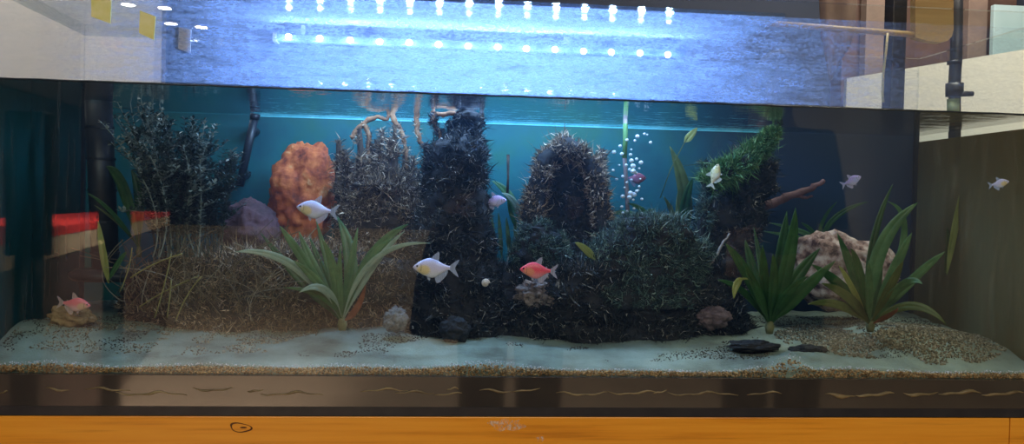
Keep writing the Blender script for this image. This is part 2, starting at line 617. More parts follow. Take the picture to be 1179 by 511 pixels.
# ------------------------------------------------------------------ sand
def sand_h(x, y):
    t = min(max((y - 0.01) / 0.4, 0), 1)
    h = ZTRIM + 0.004 + 0.050 * (t ** 0.8)
    h += 0.006 * fbm((x, y, 0), 5, 3) + 0.003 * fbm((x, y, 3), 24, 3)
    def bump(cx, cy, rx, ry, a):
        return a * math.exp(-((x - cx) / rx) ** 2 - ((y - cy) / ry) ** 2)
    h += 0.008 * t * fbm((x, y, 9), 9, 3)
    h += bump(0.83, 0.16, 0.13, 0.09, 0.030) + bump(-0.62, 0.16, 0.12, 0.07, 0.020) + bump(0.60, 0.07, 0.05, 0.05, 0.010)
    return max(h, ZTRIM + 0.001 + 0.004 * t)


M_SAND = simple('pale_sand', [(0.28, (0.10, 0.10, 0.075)), (0.45, (0.20, 0.245, 0.19)), (0.6, (0.26, 0.32, 0.25)), (0.78, (0.40, 0.44, 0.37))], 11, 0.9, 0.5, 260, detail=8)
nx, ny = 230, 56
V, Fc = [], []
X0, X1, Y0, Y1 = XL + 0.003, XR - 0.003, 0.0135, TD - 0.003
for j in range(ny + 1):
    for i in range(nx + 1):
        x = X0 + (X1 - X0) * i / nx
        y = Y0 + (Y1 - Y0) * j / ny
        V.append((x, y, sand_h(x, y)))
for j in range(ny):
    for i in range(nx):
        a = j * (nx + 1) + i
        Fc.append((a, a + 1, a + nx + 2, a + nx + 1))
nb = len(V)
for i in range(nx + 1):
    V.append((X0 + (X1 - X0) * i / nx, Y0, ZB + 0.015))
for i in range(nx):
    Fc.append((i, nb + i, nb + i + 1, i + 1))
tag(link('sand_bed', mesh('sand_bed', V, Fc, M_SAND, True)), 'rippled pale blue grey sand spread over the tank floor', 'sand', kind='stuff')


def grains(name, n, place, size, m, seed, label, cat='gravel'):
    r = random.Random(seed)
    v, f = [], []
    for _ in range(n):
        c = place(r)
        if c is None:
            continue
        s = size * r.uniform(0.5, 1.4)
        b = len(v)
        e = Euler((r.random() * 6, r.random() * 6, r.random() * 6)).to_matrix()
        for p in ((1, 0, 0), (-1, 0, 0), (0, 1, 0), (0, -1, 0), (0, 0, 1), (0, 0, -1)):
            q = e @ (Vector(p) * s * r.uniform(0.6, 1.1))
            v.append((c[0] + q.x, c[1] + q.y, c[2] + q.z))
        for t in ((0, 2, 4), (2, 1, 4), (1, 3, 4), (3, 0, 4), (2, 0, 5), (1, 2, 5), (3, 1, 5), (0, 3, 5)):
            f.append(tuple(b + k for k in t))
    o = link(name, mesh(name, v, f, m))
    return tag(o, label, cat, kind='stuff')


def crust_h(x):
    h = 0.0035 + 0.003 * (fbm((x, 0, 5), 6, 3) + 0.3)
    for px, a, w in ((570, 0.0055, 0.06), (912, 0.0145, 0.022), (885, 0.006, 0.04), (970, 0.005, 0.05), (60, 0.004, 0.06), (250, 0.003, 0.08), (420, 0.003, 0.09)):
        cx = P(px, 425, 0.01).x
        h += a * math.exp(-((x - cx) / w) ** 2)
    return max(h * 1.5, 0.0025)


def pl_crust(r):
    x = r.uniform(XL + 0.01, XR - 0.01)
    h = crust_h(x)
    y = 0.0028 + 0.010 * r.random() ** 1.5
    return (x, y, ZTRIM + h * r.uniform(-0.2, 0.78))


def pl_top(r):
    x = r.uniform(XL + 0.01, XR - 0.01)
    return (x, 0.005 + 0.010 * r.random(), ZTRIM + crust_h(x) * r.uniform(0.75, 1.1) + 0.0004)


M_CRUST = simple('brown_crust', [(0.0, (0.10, 0.05, 0.015)), (0.5, (0.36, 0.20, 0.07)), (1.0, (0.62, 0.42, 0.2))], island=True, rough=0.8)
M_CRUSTW = simple('white_crust', [(0.0, (0.35, 0.35, 0.36)), (1.0, (0.85, 0.85, 0.88))], island=True, rough=0.8)
grains('gravel_crust', 6500, pl_crust, 0.0017, M_CRUST, 1, 'line of brown gravelly crust along the foot of the front glass')
grains('white_grit', 1500, pl_top, 0.0011, M_CRUSTW, 2, 'thin line of white grit topping the brown crust at the front glass', 'grit')

M_GRAVEL = simple('coarse_gravel', [(0.0, (0.07, 0.055, 0.03)), (0.6, (0.20, 0.16, 0.09)), (1.0, (0.42, 0.36, 0.24))], island=True, rough=0.85)


def pl_mound(r):
    a, q = r.random() * TAU, r.random() ** 0.7
    x = 0.80 + 0.20 * q * math.cos(a)
    y = 0.17 + 0.13 * q * math.sin(a)
    if x > XR - 0.008 or fbm((x, y, 2), 14, 3) < -0.30 + 0.5 * max(0, q - 0.55):
        return None
    return (x, y, sand_h(x, y) + 0.001)


def pl_mound2(r):
    x = r.uniform(XL + 0.01, -0.18)
    y = 0.07 + 0.16 * r.random()
    if fbm((x, y, 8), 12, 3) < -0.02 - 0.2 * (y - 0.1):
        return None
    return (x, y, sand_h(x, y) + 0.0006)


def pl_dirt(r):
    x = r.uniform(XL + 0.01, XR - 0.01)
    y = 0.06 + 0.30 * r.random()
    if fbm((x, y, 4), 7, 4) < 0.24 - 1.2 * max(0, y - 0.12) - 0.25 * max(0, x - 0.3):
        return None
    return (x, y, sand_h(x, y) + 0.0004)


M_DIRT = simple('dark_detritus', [(0.0, (0.015, 0.012, 0.010)), (0.7, (0.06, 0.045, 0.03)), (1.0, (0.20, 0.17, 0.13))], island=True, rough=0.9)
grains('gravel_mound', 9500, pl_mound, 0.0022, M_GRAVEL, 4, 'mound of coarse brown gravel at the right end of the sand')
grains('scattered_gravel', 4200, pl_mound2, 0.0015, M_GRAVEL, 5, 'loose brown and white gravel scattered on sand at the left end')
grains('detritus', 26000, pl_dirt, 0.0013, M_DIRT, 6, 'dark crumbs of plant waste strewn over the sand behind', 'debris')

# ------------------------------------------------------------------ led light
led = empty('strip_light', ((LED_A.x + LED_B.x) / 2, LED_Y, LED_Z))
tag(led, 'blue white strip light with fourteen bright dots hanging under the lid', 'lamp')
M_HOUS = simple('frosted_housing', [(0.3, (0.05, 0.08, 0.13)), (0.7, (0.07, 0.11, 0.17))], 15, 0.5)
M_CLEARP = glass_mat('clear_tube', (0.80, 0.88, 1.0), 0.12, 0.1)
M_LEDM = emit('led_glow', (0.80, 0.92, 1.0), 60)
M_ALU = simple('aluminium', [(0.3, (0.45, 0.48, 0.55)), (0.7, (0.6, 0.63, 0.7))], 20, 0.35, metallic=0.8)
x0, x1 = LED_A.x, LED_B.x


def slant(x, up):                       # the bar hangs a touch lower at one end
    t = (x - x0) / (x1 - x0)
    return LED_A.z * (1 - t) + LED_B.z * t + up


def bar(name, m, xa, xb, ya, yb, za, zb):
    v = []
    for x in (xa, xb):
        v += [(x, ya, slant(x, za)), (x, yb, slant(x, za)), (x, yb, slant(x, zb)), (x, ya, slant(x, zb))]
    mb = MB().add(v, [(0, 1, 2, 3), (7, 6, 5, 4), (0, 4, 5, 1), (1, 5, 6, 2), (2, 6, 7, 3), (3, 7, 4, 0)])
    return mb.build(name, m, led)


bar('housing', M_HOUS, x0, x1, LED_Y + 0.002, LED_Y + 0.03, -0.004, 0.006)
bar('clear_sleeve', M_CLEARP, P(657, 50, LED_Y).x, x1 + 0.002, LED_Y - 0.004, LED_Y + 0.032, -0.007, 0.021)
bar('end_cap', M_ALU, x0 - 0.006, x0, LED_Y, LED_Y + 0.032, -0.006, 0.008)
hz = P(653, 44, LED_Y)
bar('bracket', M_ALU, hz.x - 0.006, hz.x + 0.004, LED_Y + 0.0005, LED_Y + 0.034, 0.0075, LIDZ - hz.z + 0.012)
bar('bracket', M_ALU, x0 + 0.04, x0 + 0.046, LED_Y + 0.0005, LED_Y + 0.034, 0.0075, LIDZ - LED_A.z - 0.004)
for px, py in ((332, 41), (368, 43), (403, 45), (437, 47), (471, 48), (505, 50), (539, 52), (573, 53), (606, 55), (639, 56), (672, 58), (704, 59), (737, 60), (769, 62)):
    c = P(px, py + 1, LED_Y)
    mb = MB()
    r = 0.0052
    v = [(c.x, c.y - r * 0.9, c.z)]
    for a, q in ((0.5, 0.5), (0.15, 0.85), (-0.1, 1.0)):
        for k in range(12):
            v.append((c.x + r * q * math.cos(TAU * k / 12), c.y - r * a * 1.4, c.z + r * q * math.sin(TAU * k / 12)))
    f = [(0, 1 + (k + 1) % 12, 1 + k) for k in range(12)]
    for s in range(2):
        f += [(1 + s * 12 + k, 1 + s * 12 + (k + 1) % 12, 13 + s * 12 + (k + 1) % 12, 13 + s * 12 + k) for k in range(12)]
    f.append(tuple(25 + k for k in range(12)))
    mb.add(v, f).build('led', M_LEDM, led, smooth=True)
    ld = bpy.data.lights.new('led_light', 'POINT')
    ld.energy, ld.color, ld.shadow_soft_size = LED_POWER, LED_COLOR, 0.006
    lo = bpy.data.objects.new('led_light', ld)
    COL.objects.link(lo)
    lo.location = (c.x, c.y - 0.004, c.z - 0.015)

# ------------------------------------------------------------------ moss, wood and rock
M_MOSSD = simple('dark_moss', [(0.0, (0.006, 0.010, 0.014)), (0.70, (0.022, 0.030, 0.032)), (0.90, (0.10, 0.10, 0.09)), (0.96, (0.30, 0.28, 0.25)), (1.0, (0.70, 0.66, 0.60))], island=True, rough=0.7)
M_MOSSB = simple('brown_moss', [(0.0, (0.03, 0.02, 0.016)), (0.42, (0.12, 0.08, 0.05)), (0.78, (0.42, 0.30, 0.19)), (1.0, (0.90, 0.72, 0.52))], island=True, rough=0.7)
M_MOSSG = simple('green_moss', [(0.0, (0.02, 0.06, 0.02)), (0.5, (0.07, 0.20, 0.06)), (0.85, (0.18, 0.38, 0.12)), (1.0, (0.45, 0.60, 0.30))], island=True, rough=0.7)
M_MOSSC = simple('bluegreen_moss', [(0.0, (0.016, 0.03, 0.03)), (0.6, (0.05, 0.10, 0.085)), (0.9, (0.16, 0.24, 0.18)), (1.0, (0.45, 0.52, 0.42))], island=True, rough=0.7)
M_BARKD = simple('dark_wood', [(0.3, (0.006, 0.008, 0.012)), (0.7, (0.028, 0.026, 0.026))], 40, 0.8, 0.6, 90)
M_BARKB = simple('brown_wood', [(0.3, (0.020, 0.014, 0.010)), (0.7, (0.085, 0.055, 0.035))], 40, 0.8, 0.6, 90)
M_ROOT = simple('orange_root', [(0.3, (0.10, 0.045, 0.02)), (0.55, (0.30, 0.14, 0.06)), (0.8, (0.48, 0.30, 0.17))], 60, 0.7, 0.5, 120)


def loft(rows, Y, depth, amp=0.006, nsc=22, seg=36, sub=6, seed=0, lean=0.0):
    """body through rows (py, px_left, px_right) at depth Y, with rough skin; returns verts, faces, normals"""
    y0, a0, b0 = rows[0]
    c0_, w0 = (a0 + b0) / 2, (b0 - a0) / 2
    hh = min(14.0, 0.5 * w0)
    rows = [(y0 - hh * q, c0_ - w0 * e_, c0_ + w0 * e_) for q, e_ in ((1.0, 0.08), (0.75, 0.55), (0.4, 0.85))] + list(rows)
    ctr = []
    for k in range(len(rows) - 1):
        for s in range(sub):
            t = s / sub
            ctr.append([rows[k][i] * (1 - t) + rows[k + 1][i] * t for i in range(3)])
    ctr.append(list(rows[-1]))
    v, f = [], []
    nrow = len(ctr)
    for k, (py, a, b) in enumerate(ctr):
        pa, pb = P(a, py, Y), P(b, py, Y)
        c = (pa + pb) / 2
        rx = (pb - pa).length / 2
        dirx = (pb - pa).normalized()
        ry = min(depth, rx * 0.9 + 0.004)
        for j in range(seg):
            t = TAU * j / seg
            q = c + dirx * (rx * math.cos(t)) + Vector((0, ry * math.sin(t) + lean * k / nrow, 0))
            nrm = (dirx * math.cos(t) + Vector((0, math.sin(t), 0))).normalized()
            d = amp * fbm(q + Vector((seed, 0, 0)), nsc, 4) + amp * 0.9 * fbm(q + Vector((0, seed, 0)), nsc * 2.5, 4)
            q = q + nrm * d
            q.y = min(max(q.y, 0.02), TD - 0.006)
            v.append(q)
    for k in range(nrow - 1):
        for j in range(seg):
            f.append((k * seg + j, (k + 1) * seg + j, (k + 1) * seg + (j + 1) % seg, k * seg + (j + 1) % seg))
    f.append(tuple(range(seg)))
    f.append(tuple((nrow - 1) * seg + j for j in reversed(range(seg))))
    return v, f


def tufts(v, f, n, size, width, seed, up=0.3, curl=0.4, zmax=None, pick=None):
    """n little bent blades rooted on the surface v, f"""
    r = random.Random(seed)
    quads = [q for q in f if len(q) == 4]
    ar = []
    for q in quads:
        ar.append(((v[q[1]] - v[q[0]]).cross(v[q[3]] - v[q[0]])).length + 1e-12)
    cum = np.cumsum(ar)
    tv, tf = [], []
    for _ in range(n):
        q = quads[min(int(np.searchsorted(cum, r.random() * cum[-1])), len(quads) - 1)]
        a, b = r.random(), r.random()
        p = (v[q[0]] * (1 - a) + v[q[1]] * a) * (1 - b) + (v[q[3]] * (1 - a) + v[q[2]] * a) * b
        if noise.fractal(p * 38, 1.0, 2.0, 2) < r.uniform(-0.45, 0.08) or (pick and not pick(p)):
            continue
        nr = (v[q[1]] - v[q[0]]).cross(v[q[3]] - v[q[0]])
        nr = nr.normalized() if nr.length > 1e-12 else Vector((0, -1, 0))
        if nr.y > 0.55:
            continue
        d = (nr + Vector((r.gauss(0, 0.55), r.gauss(0, 0.4), r.gauss(up, 0.55)))).normalized()
        L = size * r.uniform(0.4, 1.4)
        if r.random() < 0.07:
            L *= 2.3
        if zmax and p.z + L > zmax:
            L = max(0.001, zmax - p.z - 0.001)
        side = d.cross(Vector((r.gauss(0, 1), r.gauss(0, 1), r.gauss(0, 1))))
        if side.length < 1e-6:
            continue
        side.normalize()
        cu = Vector((r.gauss(0, curl), r.gauss(0, curl), r.gauss(0, curl)))
        m = p + d * L * 0.5
        e = p + (d + cu * 0.6).normalized() * L
        w = width * r.choice((0.6, 0.8, 1.0, 1.2, 2.2))
        n0 = len(tv)
        tv += [p - side * w * 0.5 - d * 0.001, p + side * w * 0.5 - d * 0.001, m - side * w * 0.5, m + side * w * 0.5, e]
        tf += [(n0, n0 + 1, n0 + 3, n0 + 2), (n0 + 2, n0 + 3, n0 + 4)]
    return tv, tf


def mossy(name, rows, Y, depth, bark, moss, n, size, width, label, cat, seed, amp=0.006, nsc=22, up=0.3, lean=0.0, pick=None):
    v, f = loft(rows, Y, depth, amp, nsc, seed=seed, lean=lean)
    n, size = int(n * 4.0), size * 1.05
    lowest = min(v, key=lambda p: p.z)
    r = empty(name, (sum(p.x for p in v) / len(v), Y, lowest.z))
    tag(r, label, cat)
    link('wood' if 'stump' in name or 'driftwood' in name else 'body', mesh(name + '_body', v, f, bark, True), r)
    tv, tf = tufts(v, f, n, size, width, seed, up, zmax=WATER - 0.002, pick=pick)
    o = link('moss', mesh(name + '_moss', tv, tf, moss), r)
    tag(o, kind='stuff')
    return r, v, f


# dark mossy bank across the middle of the floor
mossy('mossy_bank', [(298, 655, 690), (302, 620, 735), (312, 560, 800), (332, 500, 830), (352, 480, 850), (376, 472, 862), (402, 500, 850)], 0.27, 0.11, M_BARKD, M_MOSSD,
      14000, 0.012, 0.0011, 'low dark mossy bank across the middle of the sand', 'moss bank', 11, 0.024, 9)
mossy('brown_mossy_bank', [(284, 330, 360), (288, 250, 430), (300, 180, 480), (330, 148, 486), (356, 136, 480), (384, 160, 470)], 0.29, 0.09, M_BARKD, M_MOSSB,
      9000, 0.013, 0.0009, 'low brown mossy bank under the left stump and bushy plant', 'moss bank', 12, 0.022, 9)

# dark stump reaching the surface
st, sv, sf = mossy('tree_stump', [(131, 527, 545), (150, 520, 553), (170, 497, 556), (200, 490, 558), (240, 486, 559), (290, 478, 566), (340, 468, 578), (392, 462, 596)], 0.22, 0.055,
                   M_BARKD, M_MOSSD, 7500, 0.011, 0.0010, 'tall dark mossy stump reaching the water surface', 'stump', 21, 0.015, 24)
st2, sv2, sf2 = mossy('tree_stump', [(204, 425, 466), (216, 405, 478), (226, 396, 484), (250, 390, 486), (300, 384, 490), (350, 376, 486), (384, 372, 480)], 0.31, 0.05,
                      M_BARKB, M_MOSSB, 8000, 0.012, 0.0010, 'brown mossy stump beside the orange rock', 'stump', 22, 0.017, 24)
st3, sv3, sf3 = mossy('tree_stump', [(176, 640, 662), (186, 628, 676), (203, 622, 690), (225, 616, 694), (255, 612, 700), (290, 600, 706), (330, 588, 720), (372, 580, 735)], 0.30, 0.05,
                      M_BARKD, M_MOSSD, 6500, 0.011, 0.0010, 'dark mossy stump with a rounded arch on top', 'stump', 23, 0.015, 24)


def root_tube(ptpx, Y, r0, r1, parent, m, moss=None, n=0, size=0.01, seed=1, dY=0.0, name='root'):
    pts = []
    for k in range(len(ptpx) - 1):
        a, b = ptpx[k], ptpx[k + 1]
        for s in range(5):
            t = s / 5
            pts.append((a[0] * (1 - t) + b[0] * t, a[1] * (1 - t) + b[1] * t))
    pts.append(ptpx[-1])
    w = []
    rr = []
    for i, (x, y) in enumerate(pts):
        t = i / (len(pts) - 1)
        q = P(x, y, Y + dY * t)
        q += Vector((fbm((i, seed, 0), 0.4, 2), fbm((i, seed, 7), 0.4, 2), fbm((i, 3, seed), 0.4, 2))) * 0.003
        w.append(q)
        rr.append((r0 * (1 - t) + r1 * t) * (1 + 0.35 * fbm((i, seed, 2), 0.6, 2)))
    mb = MB().tube(w, rr, 10)
    o = mb.build(name, m, parent, smooth=True)
    if moss is not None:
        vv = [Vector(p) for p in mb.v]
        ff = list(mb.f)
        tv, tf = tufts(vv, ff, n * 4, size * 1.1, 0.0010, seed, 0.3, zmax=WATER - 0.002)
        tag(link('moss', mesh('root_moss', tv, tf, moss), o), kind='stuff')
    return o


root_tube([(612, 300), (614, 250), (619, 210), (630, 183), (650, 171), (670, 178), (684, 200), (692, 235), (698, 290)], 0.245, 0.019, 0.017, st3, M_BARKD, M_MOSSB, 2600, 0.010, 31, name='arch')
root_tube([(676, 250), (684, 220), (690, 195), (694, 172)], 0.30, 0.013, 0.005, st3, M_BARKD, M_MOSSB, 700, 0.010, 32, name='branch')
# roots and spikes on the two left stumps
for i, pts in enumerate([[(404, 158), (412, 148), (424, 138), (436, 134), (446, 137), (449, 128)], [(449, 128), (455, 140), (462, 152), (468, 175), (470, 210)],
                         [(418, 140), (425, 160), (424, 200)], [(480, 128), (480, 150), (484, 164), (490, 170)]]):
    root_tube(pts, 0.31, 0.0050, 0.0032, st2, M_ROOT, M_MOSSB if i else None, 60, 0.006, 40 + i, name='root')
for i, (x, y0, y1) in enumerate([(390, 160, 230), (404, 185, 240), (414, 148, 240), (428, 165, 240), (440, 150, 240), (455, 145, 240), (466, 172, 240), (397, 172, 250), (422, 178, 250), (434, 160, 250), (448, 158, 250), (474, 180, 260), (480, 196, 280)]):
    root_tube([(x, y0), (x + 1.5 * math.sin(i), (y0 + y1) / 2), (x + 2, y1)], 0.30 + 0.03 * math.sin(i * 2.3), 0.0035, 0.0115, st2, M_BARKB, M_MOSSB, 420, 0.010, 50 + i, name='spike')
for i, pts in enumerate([[(500, 131), (512, 131), (526, 131), (534, 133)], [(497, 128), (500, 142), (506, 156), (512, 165)], [(536, 118), (536, 140), (534, 160)],
                         [(555, 128), (553, 150), (549, 172), (546, 200)], [(516, 138), (520, 150), (521, 175)], [(488, 165), (492, 190), (490, 230)]]):
    root_tube(pts if pts[0][1] > 122 else [(536, 127)] + pts[1:], 0.215, 0.0040, 0.0042, st, M_ROOT if i in (0, 1) else M_BARKD, None if i == 0 else M_MOSSD, 160, 0.008, 60 + i, name='root')

# big slanting driftwood on the right
dw, dv, df = mossy('driftwood_log', [(178, 846, 884), (195, 830, 888), (220, 816, 886), (250, 806, 874), (285, 796, 862), (320, 782, 856), (355, 768, 850), (388, 752, 840)], 0.30, 0.06,
                   M_BARKD, M_MOSSD, 4200, 0.010, 0.0010, 'large dark driftwood log with green moss along its upper arm', 'driftwood', 71, 0.016, 20)
root_tube([(812, 214), (828, 203), (845, 192), (862, 182), (878, 168), (890, 152), (898, 141)], 0.235, 0.019, 0.008, dw, M_BARKD, M_MOSSG, 4200, 0.011, 72, name='upper_arm')
root_tube([(812, 185), (818, 220), (808, 260), (800, 290)], 0.25, 0.006, 0.010, dw, M_BARKD, M_MOSSC, 1300, 0.012, 73, name='branch')
# thin bare branch
br = empty('branch', P(875, 238, 0.33))
tag(br, 'bare reddish branch jutting right from the driftwood', 'branch')
M_RBARK = simple('reddish_bark', [(0.3, (0.10, 0.045, 0.05)), (0.7, (0.26, 0.13, 0.14))], 50, 0.7, 0.5, 90)
root_tube([(862, 244), (885, 235), (910, 226), (935, 216), (948, 208)], 0.33, 0.0105, 0.004, br, M_RBARK, seed=75, name='limb')
root_tube([(912, 226), (925, 228), (936, 226)], 0.33, 0.004, 0.002, br, M_RBARK, seed=76, name='twig')
tw = empty('twig', P(818, 312, 0.2))
tag(tw, 'pale thin twig leaning on the foot of the driftwood', 'twig')
root_tube([(812, 310), (822, 298), (832, 282), (840, 268)], 0.22, 0.0035, 0.0018, tw, simple('pale_twig', [(0.3, (0.25, 0.20, 0.18)), (0.7, (0.42, 0.36, 0.32))], 60, 0.7), seed=77, name='stem')
# moss clumps
mossy('moss_clump', [(262, 700, 790), (280, 690, 806), (305, 676, 812), (330, 670, 800), (352, 690, 790)], 0.20, 0.05, M_BARKD, M_MOSSC, 7500, 0.011, 0.0008,
      'bright blue green moss clump between arch stump and driftwood', 'moss', 81, 0.018, 20)
mossy('moss_clump', [(262, 606, 634), (275, 598, 644), (292, 594, 650), (308, 600, 645)], 0.22, 0.03, M_BARKD, M_MOSSC, 1600, 0.010, 0.0009,
      'small pale moss clump above the red fish', 'moss', 82, 0.012, 26)


def rock(name, c, rad, m, seed, label, amp=0.25, sc=2.2, ridged=False, sub=5, rot=(0, 0, 0), pits=0.0, cat='rock'):
    bm = bmesh.new()
    bmesh.ops.create_icosphere(bm, subdivisions=sub, radius=1.0)
    R = Euler(rot).to_matrix()
    for vt in bm.verts:
        p = vt.co.normalized()
        q = p * sc + Vector((seed * 3.1, seed * 1.7, 0))
        d = noise.ridged_multi_fractal(q, 0.9, 2.1, 4, 1.0, 2.0) * 0.35 - 0.35 if ridged else noise.fractal(q, 0.9, 2.1, 5)
        d += 0.25 * noise.fractal(q * 5, 0.9, 2.0, 3)
        if pits:
            d -= pits * max(0, noise.noise(q * 7) - 0.12)
        p = p * (1 + amp * d)
        p = Vector((p.x * rad[0], p.y * rad[1], p.z * rad[2]))
        vt.co = R @ p
    me = bpy.data.meshes.new(name)
    bm.to_mesh(me)
    bm.free()
    me.materials.append(m)
    me.polygons.foreach_set('use_smooth', [True] * len(me.polygons))
    o = link(name, me)
    o.location = c
    return tag(o, label, cat)


M_LAVA = simple('orange_rock', [(0.32, (0.06, 0.018, 0.015)), (0.46, (0.46, 0.09, 0.025)), (0.60, (0.72, 0.19, 0.045)), (0.74, (0.85, 0.50, 0.22))], 34, 0.85, 0.9, 70, detail=6)
M_PURP = simple('purple_rock', [(0.3, (0.04, 0.018, 0.022)), (0.7, (0.15, 0.065, 0.075))], 35, 0.8, 0.8, 80)
M_PALE = simple('pale_rock', [(0.38, (0.07, 0.03, 0.028)), (0.47, (0.36, 0.22, 0.19)), (0.62, (0.74, 0.60, 0.55))], 48, 0.85, 0.9, 90, detail=6)
M_OCHRE = simple('ochre_rock', [(0.3, (0.20, 0.12, 0.04)), (0.7, (0.44, 0.31, 0.15))], 50, 0.85, 0.5, 120)
M_GREY = simple('grey_rock', [(0.3, (0.05, 0.06, 0.065)), (0.7, (0.32, 0.33, 0.33))], 60, 0.8, 0.6, 120)
M_PINK = simple('pinkish_stone', [(0.3, (0.10, 0.065, 0.07)), (0.7, (0.30, 0.20, 0.20))], 60, 0.85, 0.6, 120)
M_TAN = simple('tan_rock', [(0.3, (0.07, 0.055, 0.05)), (0.7, (0.40, 0.30, 0.25))], 60, 0.85, 0.8, 120)


def rk(name, px, py, Y, wpx, hpx, dep, m, seed, label, **kw):
    s = PX(Y)
    return rock(name, P(px, py, Y), (wpx / 2 * s, dep, hpx / 2 * s), m, seed, label, **kw)


rk('lava_rock', 350, 228, 0.345, 76, 116, 0.042, M_LAVA, 1, 'tall orange and cream lava rock behind the brown stump', amp=0.26, sc=1.25, pits=0.35, rot=(0, 0.12, 0))
rk('purple_rock', 286, 268, 0.30, 66, 74, 0.05, M_PURP, 2, 'purple brown angular rock beside the bushy plant', amp=0.3, sc=1.5, ridged=True)
rk('pitted_rock', 968, 314, 0.30, 142, 88, 0.06, M_PALE, 3, 'big pale pitted rock behind the right sword plants', amp=0.20, sc=2.0, pits=0.5, rot=(0, 0.12, 0))
rk('ochre_stone', 82, 364, 0.17, 46, 24, 0.024, M_OCHRE, 4, 'small yellow brown stone under the pink fish', amp=0.25)
rk('grey_stone', 456, 368, 0.16, 27, 28, 0.016, M_GREY, 5, 'small rough grey stone beside the central sword plant', amp=0.3)
rk('mossy_stone', 524, 380, 0.14, 34, 30, 0.018, M_BARKD, 6, 'small dark round stone at the foot of the tall dark stump', amp=0.2)
rk('tan_rock', 618, 338, 0.17, 44, 30, 0.02, M_TAN, 7, 'small rough tan rock below the red fish', amp=0.35)
rk('pink_stone', 820, 366, 0.19, 42, 26, 0.02, M_PINK, 8, 'dull pinkish stone on the sand left of the right plants', amp=0.25)
rk('dark_stone', 868, 398, 0.10, 60, 13, 0.02, M_BARKD, 9, 'flat dark stone half sunk in sand below the right plants', amp=0.3)
rk('dark_stone', 930, 404, 0.09, 46, 14, 0.02, M_BARKD, 10, 'dark stone in the sand behind the white crust peak', amp=0.3)

# snail shell, a spiral
M_SHELL = simple('shell', [(0.3, (0.50, 0.38, 0.28)), (0.7, (0.85, 0.76, 0.64))], 90, 0.4)
c = P(559, 326, 0.155)
pts, rr = [], []
for i in range(60):
    t = i / 59
    a = t * TAU * 2.6
    r = 0.0046 * (1 - t) ** 1.2
    pts.append((c.x + r * math.cos(a), c.y - 0.007 * t + 0.003, c.z + r * math.sin(a)))
    rr.append(0.0004 + 0.0034 * (1 - t))
tag(MB().tube(pts, rr, 10).build('snail_shell', M_SHELL, smooth=True), 'tiny cream snail shell on the dark moss bank', 'shell')

# ------------------------------------------------------------------ leaves and plants
M_SWORD = leaf_mat('sword_leaf', (0.045, 0.15, 0.06), (0.16, 0.33, 0.14), 40)
M_SWORDD = leaf_mat('deep_green_leaf', (0.020, 0.085, 0.025), (0.055, 0.17, 0.045), 40)
M_SWORDY = leaf_mat('yellow_leaf', (0.26, 0.30, 0.07), (0.45, 0.48, 0.16), 40)
M_SWORDP = leaf_mat('pale_leaf', (0.22, 0.34, 0.24), (0.48, 0.60, 0.48), 40)
M_SWORDR = leaf_mat('red_leaf', (0.20, 0.05, 0.03), (0.42, 0.15, 0.08), 40)
M_OLIVE = leaf_mat('olive_leaf', (0.07, 0.11, 0.03), (0.16, 0.20, 0.06), 40)


def leaf(root, base, mid, tip, wpx, m, Y0, Y1, label=None, petiole=0.12, n=18, fold=0.25, turn=0.0):
    """one lance-shaped leaf with a raised midrib, from photo points at depths Y0 (foot) to Y1 (tip)"""
    Ym = Y0 * 0.4 + Y1 * 0.6
    # control point so that the curve passes through mid at t=.5
    pb, pm, pt = P(*base, Y0), P(*mid, Ym), P(*tip, Y1)
    ctl = pm * 2 - (pb + pt) * 0.5
    c = bez(pb, ctl, pt, n)
    w = wpx * PX(Ym) / 2
    v, f = [], []
    for i, p in enumerate(c):
        t = i / n
        d = (c[min(i + 1, n)] - c[max(i - 1, 0)]).normalized()
        side = d.cross(Vector((turn, -1, 0.15))).normalized()
        nr = side.cross(d).normalized()
        if t < petiole:
            h = 0.16 + 0.10 * t / petiole
        else:
            s = (t - petiole) / (1 - petiole)
            h = max(0.26 * (1 - s), math.sin(math.pi * min(1, s ** 0.75)) ** 0.8) if s < 0.999 else 0.02
        hw = w * h * (1 + 0.06 * math.sin(9 * t))
        v += [p - side * hw + nr * hw * fold, p - nr * hw * 0.05 - side * hw * 0.12, p - nr * hw * 0.1, p - nr * hw * 0.05 + side * hw * 0.12, p + side * hw + nr * hw * fold]
    for i in range(n):
        for j in range(4):
            a = i * 5 + j
            f.append((a, a + 1, a + 6, a + 5))
    o = link('leaf', mesh('leaf', v, f, m, True), root)
    md = o.modifiers.new('thickness', 'SOLIDIFY')
    md.thickness = 0.0005
    if label:
        o['label'] = label
    return o


def crown(root, px, py, Y, r, h, m):
    pts = [P(px, py + h, Y), P(px, py + h / 2, Y), P(px, py, Y)]
    MB().tube(pts, [r * 0.7, r, r * 0.6], 10).build('crown', m, root, smooth=True)


M_CROWN = simple('plant_crown', [(0.3, (0.08, 0.09, 0.03)), (0.7, (0.2, 0.2, 0.09))], 60, 0.7)
